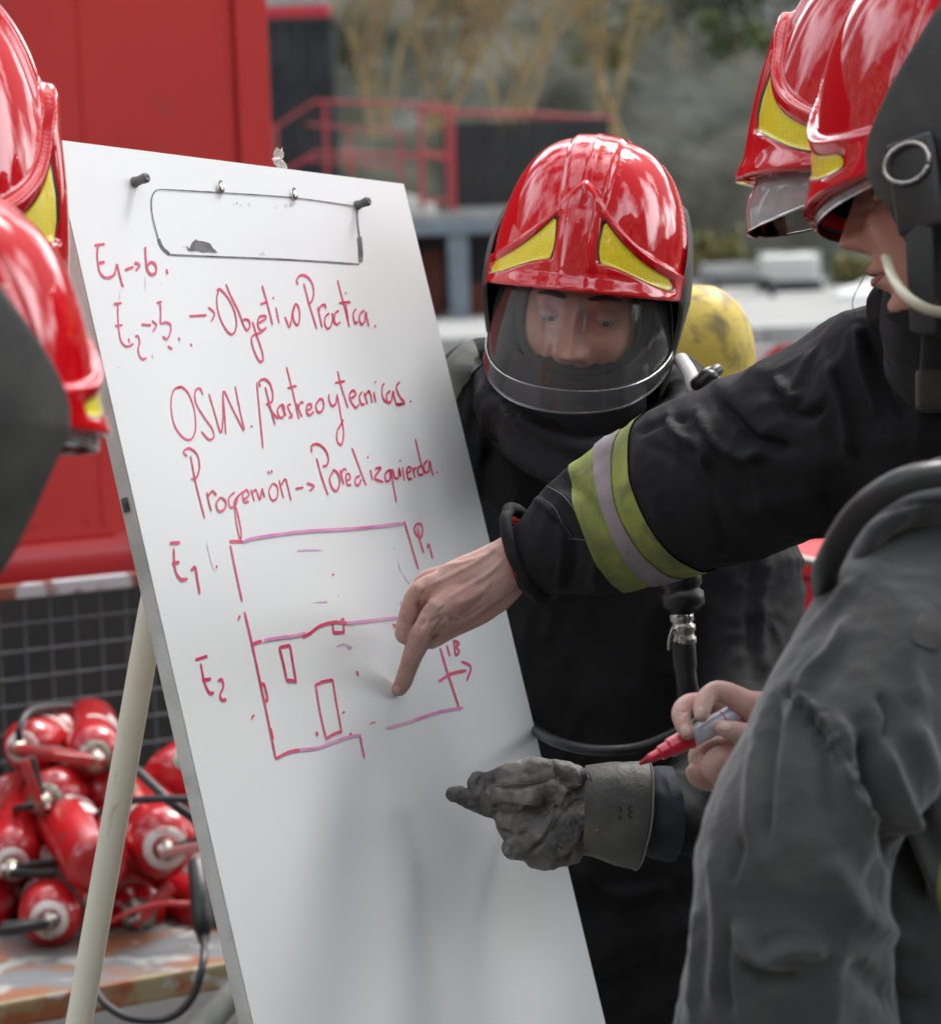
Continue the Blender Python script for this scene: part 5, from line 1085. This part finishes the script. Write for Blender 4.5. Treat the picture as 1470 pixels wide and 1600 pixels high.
# print on the cuff: CE mark and small lines, seen upside down
mb = MB(); DL = mat('cuff_print', (.02, .02, .02), .8)
for s_ in (gz((893, 598), (878, 600), (876, 612), (884, 618)), gz((893, 624), (878, 628), (878, 642), (890, 644)), gz((880, 634), (890, 632)), gz((836, 600), (846, 612), (836, 622)), gz((836, 630), (848, 630)), gz((836, 640), (846, 650), (836, 652)), gz((834, 664), (846, 668)), gz((834, 678), (846, 682)), gz((834, 690), (846, 694)),
           *[gz((921 + 3 * (i % 2), 575 + i * 11), (930, 578 + i * 11)) for i in range(7)], *[gz((902, 690 + i * 10), (911, 694 + i * 10)) for i in range(5)]): line_on(mb, tcf, s_, .0007, 3)
mb.build('cuff_lettering', DL, gl)
V, F = ptube([(1000, 1274, 3.035, 60, 58), (1014, 1273, 3.037, 70, 66), (1030, 1272, 3.040, 73, 70), (1048, 1271, 3.043, 73, 70)], 40, 5, caps=None)
mk('sleeve_cuff', V + (V - V.mean(0)) * (folds(V, 60, .03, 3))[:, None], F, M['cuffb'], pc)

# ------------------------------------------------------------------ pointing firefighter (right)
p1 = person('firefighter at right edge pointing at the floor plan with bare hand, face in profile', 1560, 1500, 2.75); p1['fx'] = -.9; p1['fy'] = .3
H1 = headmat(1544, 284, 2.40, -130, 14, 4, 1.03, 1.04)
helmet(H1, p1, visor=(.114, .146, .004, -.010, R_(80), .35, .006), guard_lo=-.155, anchor=-.012)
H1h = headmat(1516, 302, 2.42, -104, 5, 4, 1.0); head(H1h, p1, drop=.004, gaze=(0, -.3), hood=(-.040, .068, .062, 0))
tA, tB = onboard(622, 1086); ft = PX(B2W(tA, tB, .010))[2]
sl = [(838, 866, 2.965, 64, 62), (872, 854, 2.955, 84, 80), (930, 832, 2.94, 106, 100), (1010, 798, 2.92, 120, 112), (1090, 758, 2.88, 132, 122), (1180, 724, 2.84, 138, 128), (1290, 680, 2.79, 146, 140), (1390, 640, 2.74, 165, 155), (1480, 640, 2.70, 190, 165)]
V, F = union([ptube(sl, 30, 6), ptube([(1400, 610, 2.72, 120, 130), (1500, 660, 2.70, 190, 150), (1600, 760, 2.72, 230, 160)], 24),
              ptube([(1560, 560, 2.70, 90, 90), (1580, 640, 2.7, 170, 130), (1590, 800, 2.72, 200, 160), (1590, 1100, 2.72, 200, 160), (1590, 1500, 2.74, 195, 155)], 26),
              ptube([(1500, 430, 2.64, 95, 90), (1510, 520, 2.66, 118, 110), (1530, 600, 2.68, 150, 120)], 20), ptube([(1400, 480, 2.66, 45, 60), (1450, 540, 2.68, 90, 80), (1500, 600, 2.7, 120, 90)], 18)], .0042, 5,
    disp=lambda V: folds(V, 9, .0045, 11) + folds(V, 23, .0014, 12), creases=[
    ([(1110, 610), (1150, 660), (1180, 690), (1240, 700)], 9, -.014), ([(1090, 640), (1120, 690), (1165, 715), (1200, 700)], 8, .013), ([(1040, 640), (1060, 680), (1100, 700), (1105, 740)], 8, .012), ([(1215, 590), (1240, 620), (1255, 615)], 7, .012), ([(1200, 600), (1225, 640), (1260, 650), (1290, 630)], 7, -.012),
    ([(1290, 560), (1320, 640), (1330, 720)], 10, .008), ([(1340, 500), (1350, 580), (1380, 660)], 9, .008), ([(1360, 520), (1385, 600), (1420, 660)], 8, -.008), ([(990, 680), (1030, 660), (1080, 655)], 6, -.006), ([(1000, 690), (1060, 720), (1110, 780), (1130, 850)], 10, -.005),
    ([(850, 800), (885, 835), (895, 880), (885, 925)], 5, -.007), ([(825, 775), (862, 800), (880, 850), (870, 930)], 5, .006), ([(860, 760), (905, 800), (930, 870), (925, 920)], 7, .006), ([(880, 745), (920, 780), (945, 830)], 5, -.006), ([(1150, 800), (1230, 780), (1300, 770)], 16, .006)])
mk('jacket', V, F, M['jblack'], p1); t1 = tree_of(V, F)
tot = lambda a: a
V, F = band_on(t1, sl, .076, .180, .0022); mk('lime_band', V, F, M['lime'], p1)
V, F = band_on(t1, sl, .110, .150, .0034); mk('silver_band', V, F, M['silverband'], p1)
# padded cuff roll and red lining
cc = np.array([PX(P(838, 862, 2.965))]); ring = []
ax1 = nrm(P(872, 848, 2.955) - P(838, 862, 2.965)); a_ = nrm(np.cross(ax1, AF)); b_ = np.cross(a_, ax1); c0_ = P(822, 868, 2.968)
for k, (rr, off, rad) in enumerate(((.0495, .004, .0066),)):
    ring = [c0_ + ax1 * off + a_ * rr * 1.02 * math.cos(q) + b_ * rr * .92 * math.sin(q) for q in np.linspace(0, 2 * math.pi, 49)]
    V, F = tube_geo(ring, rad, seg=12, caps=None); V = V + (V - c0_) * (.05 * noise(V * 90))[:, None]; mk('cuff_roll', V, F, M['jblack'], p1)
ring = [c0_ - ax1 * .002 + a_ * .0425 * math.cos(q) + b_ * .038 * math.sin(q) for q in np.linspace(0, 2 * math.pi, 41)]; V, F = tube_geo(ring, .004, seg=10, caps=None); mk('red_lining', V, F, M['redcuff'], p1)
mb = MB()
for s_ in ([(828, 772), (862, 790), (880, 820), (893, 838)], [(850, 757), (880, 775), (900, 800)], [(888, 842), (900, 842), (915, 844)], [(890, 712), (940, 735), (975, 780), (1000, 860), (1010, 905)]): line_on(mb, t1, s_, .00035)
mb.build('seam_thread', M['seam'], p1)
# the bare hand
Hh = lambda X, Y, w, h, d: (580 + X / 2.625, 640 + Y / 2.625, d, w / 2.625, h / 2.625)
hd_ = 2.955
parts = [ptube([Hh(720, 540, 96, 70, hd_ + .005), Hh(620, 585, 98, 72, hd_), Hh(540, 640, 108, 70, hd_), Hh(440, 700, 122, 66, hd_), Hh(350, 750, 128, 60, hd_), Hh(280, 775, 112, 52, hd_ + .004)], 28),
         ptube([Hh(420, 740, 60, 50, hd_ - .006), Hh(330, 790, 62, 50, hd_ - .010), Hh(268, 830, 56, 48, hd_ - .006), Hh(222, 900, 47, 44, hd_ + .008), Hh(190, 962, 46, 43, ft - .045), Hh(166, 1020, 41, 38, ft - .028), Hh(148, 1072, 40, 36, ft - .016), Hh(128, 1122, 36, 31, ft - .006), Hh(112, 1150, 31, 26, ft - .002)], 26),
         ptube([Hh(330, 700, 60, 46, hd_), Hh(230, 730, 52, 42, hd_ + .002), Hh(185, 770, 48, 42, hd_ + .010), Hh(155, 840, 42, 38, hd_ + .022), Hh(137, 905, 39, 36, hd_ + .032), Hh(140, 928, 36, 34, hd_ + .036), Hh(178, 930, 32, 32, hd_ + .052), Hh(220, 900, 30, 30, hd_ + .056)], 22),
         ptube([Hh(320, 680, 50, 40, hd_ + .02), Hh(225, 705, 44, 38, hd_ + .03), Hh(190, 780, 38, 36, hd_ + .044), Hh(170, 860, 34, 34, hd_ + .058), Hh(220, 870, 30, 30, hd_ + .072)], 18),
         ptube([Hh(340, 690, 44, 36, hd_ + .038), Hh(250, 720, 38, 34, hd_ + .05), Hh(220, 800, 34, 32, hd_ + .066), Hh(240, 850, 30, 30, hd_ + .08)], 16),
         ptube([Hh(580, 690, 70, 56, hd_ + .012), Hh(500, 770, 74, 56, hd_ + .018), Hh(420, 830, 66, 50, hd_ + .024), Hh(340, 885, 50, 42, hd_ + .028), Hh(282, 925, 40, 34, hd_ + .034), Hh(240, 950, 34, 28, hd_ + .040)], 22),
         ptube([Hh(420, 780, 70, 50, hd_ + .01), Hh(340, 830, 66, 44, hd_ + .012), Hh(270, 880, 48, 40, hd_ + .016)], 18)]
hz = lambda *p: [(580 + x / 2.625, 640 + y / 2.625) for x, y in p]
V, F = union(parts, .00125, 7, disp=lambda V: .0003 * noise(V * 160) + .0007 * noise(V * 45), creases=[
    (hz((235, 790), (265, 800), (285, 820)), 8, .0035), (hz((175, 725), (200, 735), (215, 745)), 7, .003), (hz((190, 780), (215, 850), (200, 900)), 5, -.0045), (hz((300, 850), (290, 870), (245, 940)), 4, -.003), (hz((230, 880), (300, 850), (380, 870)), 4, -.0028),
    (hz((160, 945), (185, 950), (215, 965)), 2.2, -.0010), (hz((155, 960), (180, 966), (210, 980)), 1.8, -.0008), (hz((152, 935), (190, 938), (222, 950)), 2, -.0008), (hz((125, 1058), (145, 1062), (170, 1072)), 1.8, -.0009), (hz((128, 1072), (148, 1078), (165, 1086)), 1.5, -.0007),
    (hz((290, 790), (380, 730), (470, 680), (560, 600)), 4, .0016), (hz((220, 730), (330, 680), (440, 620), (540, 550)), 4, .0016), (hz((340, 800), (420, 770), (500, 700)), 5, .0014), (hz((250, 830), (330, 760), (420, 700)), 7, -.0012), (hz((470, 560), (520, 580), (600, 640), (640, 700)), 6, .0010), (hz((300, 640), (400, 620), (480, 590)), 3, .0010),
    (hz((340, 880), (400, 850), (470, 800)), 3, -.0014), (hz((110, 870), (135, 880), (160, 890)), 2, -.0009), (hz((112, 905), (140, 912)), 2, -.0008)])
mk('pointing_hand', V, F, M['skin'], p1); th_ = tree_of(V, F)
patch('fingernail', th_, 580 + 103 / 2.625, 640 + 1150 / 2.625, 11, 14, 22, M['nail'], p1)
# web strap, collar parts, chin guard of the pointing man
mb = MB(); mb.tube(resample([P(1462, 470, 2.44), P(1462, 530, 2.45), P(1458, 590, 2.47), P(1452, 640, 2.48)], 4), [[.013, .003]] * 13, seg=10, ref=AF); mb.build('chin_strap_web', M['strap'], p1)
mb = MB(); mb.box(P(1458, 608, 2.45), (.030, .016, .034), np.stack([AR, AF, AU], 1), .004); mb.build('strap_slider', M['guard'], p1)
mb = MB(); mb.tube(resample([P(1384, 402, 2.30), P(1396, 436, 2.25), P(1420, 466, 2.22), P(1452, 484, 2.22), P(1490, 490, 2.24)], 5), [[.0045, .003]] * 21, seg=12, ref=AF); mb.build('chin_cup', mat('chin_cup_cream', (.50, .46, .34), .4, coat=.4), p1)
V, F = union([ptube([(1470, 400, 2.50, 85, 70), (1445, 440, 2.50, 60, 66), (1450, 500, 2.54, 72, 80), (1470, 560, 2.6, 90, 90)], 22)], .005, 4, disp=lambda V: folds(V, 20, .002, 4)); mk('hood', V, F, M['cuff'], p1)
mb = MB(); mb.tube(resample([P(1336, 498, 2.48), P(1332, 470, 2.48), P(1345, 440, 2.46), P(1362, 405, 2.45), P(1376, 375, 2.44)], 6), .00045, seg=5); mb.build('loose_thread', M['dark'], p1)
legs(p1, (1590, 1500), 2.74, 165, M['jblack'])

# ------------------------------------------------------------------ firefighter behind the pointing one
p2 = person('firefighter seen only as a raised helmet with short visor behind the pointing man', 1640, 1500, 3.0)
H2 = headmat(1434, 290, 2.62, -101, 0, 2.5, 1.03, 1.14)
helmet(H2, p2, visor=(.112, .143, .004, -.042, R_(80), .85, .008), guard_lo=-.10)
H2h = (H2[0] + AR * .12 + AF * .03, H2[1]); head(H2h, p2)
V, F = union([ptube([(1440, 380, 2.85, 75, 75), (1470, 480, 2.92, 80, 80), (1560, 560, 2.98, 190, 120), (1620, 700, 3.02, 230, 150), (1640, 1100, 3.05, 220, 150), (1640, 1500, 3.05, 215, 150)], 24)], .008, 4, disp=lambda V: folds(V, 8, .006, 21)); mk('jacket', V, F, M['jblack'], p2)
legs(p2, (1650, 1500), 3.05, 150, M['jblack'])

# ------------------------------------------------------------------ grey-jacket firefighter, back to the camera
p3 = person('firefighter in faded grey jacket with his back to the camera holding a red marker', 1480, 1500, 2.2); p3['fy'] = 1.0
arm = [(1450, 900, 2.20, 110, 130), (1420, 975, 2.17, 135, 145), (1362, 1080, 2.13, 142, 150), (1300, 1200, 2.10, 144, 150), (1250, 1350, 2.10, 150, 150), (1235, 1500, 2.12, 160, 150), (1225, 1640, 2.15, 165, 150), (1230, 1760, 2.2, 150, 140)]
tor = [(1560, 800, 2.28, 150, 110), (1570, 870, 2.27, 260, 170), (1580, 1000, 2.25, 300, 220), (1585, 1250, 2.24, 310, 230), (1590, 1500, 2.24, 320, 230), (1590, 1800, 2.26, 330, 230), (1590, 2100, 2.28, 330, 225)]
yok = [(1400, 890, 2.2, 66, 110), (1450, 850, 2.22, 85, 140), (1540, 830, 2.25, 100, 130), (1620, 830, 2.27, 110, 130)]
_sp = resample(np.array([(1225, 1075), (1262, 1112), (1302, 1168), (1342, 1232), (1378, 1290)], float), 8); pk = []
for _i in range(1, len(_sp) - 1):
    _t = nrm(_sp[_i + 1] - _sp[_i - 1]); _n = np.array([-_t[1], _t[0]]); _l = random.uniform(10, 24); pk.append(([tuple(_sp[_i] - _n * _l), tuple(_sp[_i]), tuple(_sp[_i] + _n * _l * .8)], 4.2, random.choice((-1, 1)) * .0035))
pk.append(([tuple(q) for q in _sp[::4]], 5, -.004))
V, F = union([ptube(arm, 30, 6), ptube(tor, 34, 6), ptube(yok, 24, 6)], .0031, 7,
    disp=lambda V: folds(V, 6.5, .0050, 31) + folds(V, 15, .0018, 33) + folds(V, 44, .0003, 35), creases=[
    *pk, ([(1330, 960), (1300, 1020), (1262, 1060), (1235, 1130)], 10, .008), ([(1215, 985), (1240, 1000), (1290, 960), (1340, 900)], 9, .006), ([(1232, 1070), (1290, 1140), (1330, 1230), (1380, 1310)], 11, .010), ([(1345, 1130), (1360, 1200), (1385, 1270), (1420, 1370), (1450, 1420)], 16, -.032),
    ([(1370, 1150), (1400, 1230), (1440, 1330), (1465, 1400)], 12, .012), ([(1195, 1080), (1180, 1200), (1172, 1320)], 12, .008), ([(1215, 1080), (1200, 1220), (1196, 1330)], 9, -.008), ([(1150, 1430), (1185, 1500), (1240, 1480), (1300, 1490)], 14, .012), ([(1155, 1500), (1200, 1530), (1260, 1530)], 12, -.012),
    ([(1110, 1300), (1125, 1450), (1115, 1580)], 11, .007), ([(1140, 1440), (1130, 1520), (1140, 1600)], 8, -.009), ([(1260, 1100), (1290, 1180), (1300, 1300)], 14, -.008), ([(1300, 1110), (1350, 1200), (1370, 1290)], 9, .008), ([(1420, 1120), (1450, 1200), (1470, 1300)], 16, .010), ([(1290, 1330), (1350, 1430), (1440, 1480)], 20, .010), ([(1320, 1500), (1400, 1560), (1470, 1560)], 20, -.010),
    ([(1090, 1400), (1085, 1500), (1075, 1590)], 9, .006), ([(1440, 960), (1420, 1040), (1440, 1110)], 18, .006), ([(1370, 1080), (1390, 1120), (1380, 1160)], 8, -.008), ([(1160, 1310), (1150, 1350), (1140, 1380)], 6, -.006)])
mk('jacket', V, F, M['jgrey'], p3); t3 = tree_of(V, F)
mb = MB()
for s_ in ([(1222, 1078), (1262, 1115), (1300, 1170), (1340, 1230), (1370, 1280)], [(1230, 1068), (1270, 1105), (1310, 1160), (1350, 1222)]): line_on(mb, t3, s_, .0006, 6)
mb.build('stitching', M['guard'], p3)
patch('dark_burn_patch', t3, 1452, 985, 46, 56, 20, M['guard'], p3, off=.002, sq=4)
V, F = ribbon(t3, [(1510, 1300), (1492, 1345), (1486, 1400), (1505, 1460)], 44, .002); mk('lime_band', V, F, M['lime'], p3)
# raised collar and the supply hose lying over the shoulder
V, F = union([ptube([(1345, 862, 2.16, 14, 40), (1375, 815, 2.15, 26, 60), (1430, 788, 2.16, 30, 80), (1500, 785, 2.18, 34, 90), (1580, 790, 2.22, 50, 110)], 22, 6)], .004, 3, disp=lambda V: folds(V, 14, .004, 8), creases=[([(1320, 850), (1370, 800), (1440, 785), (1500, 790)], 5, -.006)]); mk('collar', V, F, M['jgrey'], p3)
mb = MB(); mb.tube(resample([P(1300, 960, 2.24), P(1288, 905, 2.14), P(1302, 862, 2.10), P(1332, 812, 2.07), P(1372, 775, 2.05), P(1425, 748, 2.04), P(1500, 738, 2.06), P(1600, 742, 2.12)], 6), .0105, seg=20)
o = mb.build('shoulder_hose', M['black']); tag(origin_to(o, P(1372, 775, 2.05)), 'thick black air hose arching over the grey jacket shoulder', 'hose')
H3 = headmat(1752, 500, 2.3, 200, 5, 0); helmet(H3, p3, drings=False); legs(p3, (1590, 2080), 2.26, 210, M['jgrey'])
V, F = union([ptube([(1740, 600, 2.3, 120, 110), (1690, 700, 2.3, 120, 110), (1600, 800, 2.28, 150, 110)], 20)], .006, 3); mk('hood', V, F, M['cuff'], p3)
# his hand with the red marker
q3 = lambda X, Y, w, h, d: (660 + X / 2.722, 1040 + Y / 2.722, d, w / 2.722, h / 2.722)
md = 2.50
parts = [ptube([q3(1560, 260, 120, 80, md + .03), q3(1450, 200, 90, 70, md + .01), q3(1370, 160, 58, 54, md), q3(1300, 122, 50, 48, md - .002), q3(1238, 112, 45, 44, md - .006), q3(1202, 145, 42, 41, md - .012), q3(1188, 190, 38, 36, md - .018), q3(1186, 212, 32, 30, md - .020)], 24),
         ptube([q3(1450, 260, 80, 60, md + .03), q3(1300, 190, 52, 48, md + .024), q3(1200, 160, 46, 44, md + .016), q3(1128, 168, 45, 43, md + .008), q3(1102, 205, 43, 41, md - .002), q3(1110, 255, 38, 36, md - .012), q3(1128, 288, 33, 30, md - .016)], 24),
         ptube([q3(1500, 330, 100, 80, md + .03), q3(1400, 300, 56, 50, md - .006), q3(1330, 282, 46, 42, md - .016), q3(1280, 268, 38, 34, md - .018), q3(1262, 262, 30, 28, md - .017)], 22),
         ptube([q3(1480, 330, 70, 60, md + .05), q3(1330, 340, 50, 46, md + .036), q3(1220, 350, 46, 44, md + .030), q3(1170, 385, 42, 40, md + .020), q3(1190, 440, 38, 36, md + .010), q3(1250, 450, 36, 36, md + .006)], 20),
         ptube([q3(1480, 420, 80, 60, md + .04), q3(1330, 400, 56, 48, md + .004), q3(1260, 400, 58, 48, md - .002), q3(1235, 440, 50, 46, md - .002), q3(1262, 476, 44, 40, md)], 20),
         ptube([q3(1380, 470, 60, 50, md + .03), q3(1240, 500, 40, 38, md + .02), q3(1175, 480, 40, 38, md + .014), q3(1152, 452, 36, 34, md + .010)], 20),
         ptube([q3(1800, 420, 110, 90, md - .05), q3(1600, 330, 120, 90, md + .01), q3(1450, 310, 130, 80, md + .02), q3(1380, 310, 110, 60, md + .03)], 24)]
mz = lambda *p: [(660 + x / 2.722, 1040 + y / 2.722) for x, y in p]
V, F = union(parts, .00115, 6, disp=lambda V: .0003 * noise(V * 160) + .0005 * noise(V * 50), creases=[(mz((1228, 90), (1240, 110), (1235, 140)), 2, -.0009), (mz((1245, 90), (1256, 110), (1250, 140)), 2, -.0008), (mz((1075, 190), (1100, 200), (1130, 195)), 2, -.0009), (mz((1078, 210), (1105, 216)), 2, -.0007)])
mk('marker_hand', V, F, M['skin'], p3); tm = tree_of(V, F)
for nx, ny, w, h, a in ((1180, 200, 14, 16, 8), (1117, 275, 15, 17, -12), (1288, 258, 16, 13, 20)): patch('fingernail', tm, 660 + nx / 2.722, 1040 + ny / 2.722, w, h, a, M['nail'], p3)
pn = thing('marker_pen', 'red capped marker pen held in the bare hand at right', 'marker pen', P(1080, 1160, md))
a0, a1 = P(660 + 920 / 2.722, 1040 + 420 / 2.722, md - .012), P(660 + 1420 / 2.722, 1040 + 160 / 2.722, md + .012); ax = nrm(a1 - a0); x2 = nrm(np.cross(ax, AF)); y2 = np.cross(ax, x2); RP = np.stack([x2, y2, ax], 1)
def pl(name, prof, m, s=36): V, F = lathe(prof, s); return mk(name, a0 + V @ RP.T, F, m, pn, smooth=False)
pl('felt_tip', [(0, 0), (.0016, .0008), (.0030, .008), (.0034, .010)], M['pentip']); pl('pen_nose', [(.0034, .0095), (.0044, .012), (.0048, .020), (.0066, .022), (.0070, .030), (.0088, .032), (.0092, .046), (.0094, .049)], M['pen'])
pl('pen_collar', [(.0094, .049), (.0102, .050), (.0102, .053), (.0092, .0535)], M['pen']); pl('pen_barrel', [(.0092, .0533), (.0096, .055), (.0096, .12), (.0088, .124), (0, .124)], M['penbody'])
for k in range(2):
    pl('barrel_stripe', [(.00965, .086 + k * .014), (.00972, .0862 + k * .014), (.00972, .0872 + k * .014), (.00965, .0874 + k * .014)], M['ink'])

# ------------------------------------------------------------------ two helmeted men at the left edge
p4 = person('firefighter cut off by the left edge, upper red helmet with yellow panel', -180, 900, 2.1)
H4 = headmat(-204, 442, 2.45, 98, 6, 0, 1.08, 1.30); helmet(H4, p4, visor=(.114, .146, .004, -.052, R_(80), .45, .008), guard_lo=-.10); head(H4, p4, drop=.0)
V, F = union([ptube([(-230, 560, 2.0, 150, 130), (-240, 700, 2.05, 150, 120), (-420, 820, 2.1, 330, 200), (-470, 1100, 2.15, 370, 230), (-470, 1700, 2.2, 360, 220)], 26)], .008, 4, disp=lambda V: folds(V, 8, .006, 41)); mk('jacket', V, F, M['jblack'], p4)
legs(p4, (-470, 1750), 2.2, 230, M['jblack'])
p5 = person('nearest firefighter at the left edge, lower blurred red helmet bent forward', -260, 900, 1.6)
H5 = headmat(-92, 668, 1.86, 140, 3, 0, .745, 1.05); helmet(H5, p5, drings=False, visor=(.114, .146, .004, -.012, R_(80), .35, .006), guard_lo=-.13); head(H5, p5, drop=.0)
V, F = union([ptube([(-110, 720, 2.1, 110, 110), (-190, 830, 2.12, 130, 120), (-330, 960, 2.16, 270, 180), (-370, 1300, 2.2, 320, 200), (-370, 2000, 2.25, 320, 200)], 26)], .008, 4, disp=lambda V: folds(V, 8, .006, 47)); mk('jacket', V, F, M['jgrey'], p5)
legs(p5, (-370, 1960), 2.25, 210, M['jblack'])
for p_ in (p1, pc, p2, p3, p4, p5):
    for k in ('fx', 'fy'):
        if k in p_: del p_[k]
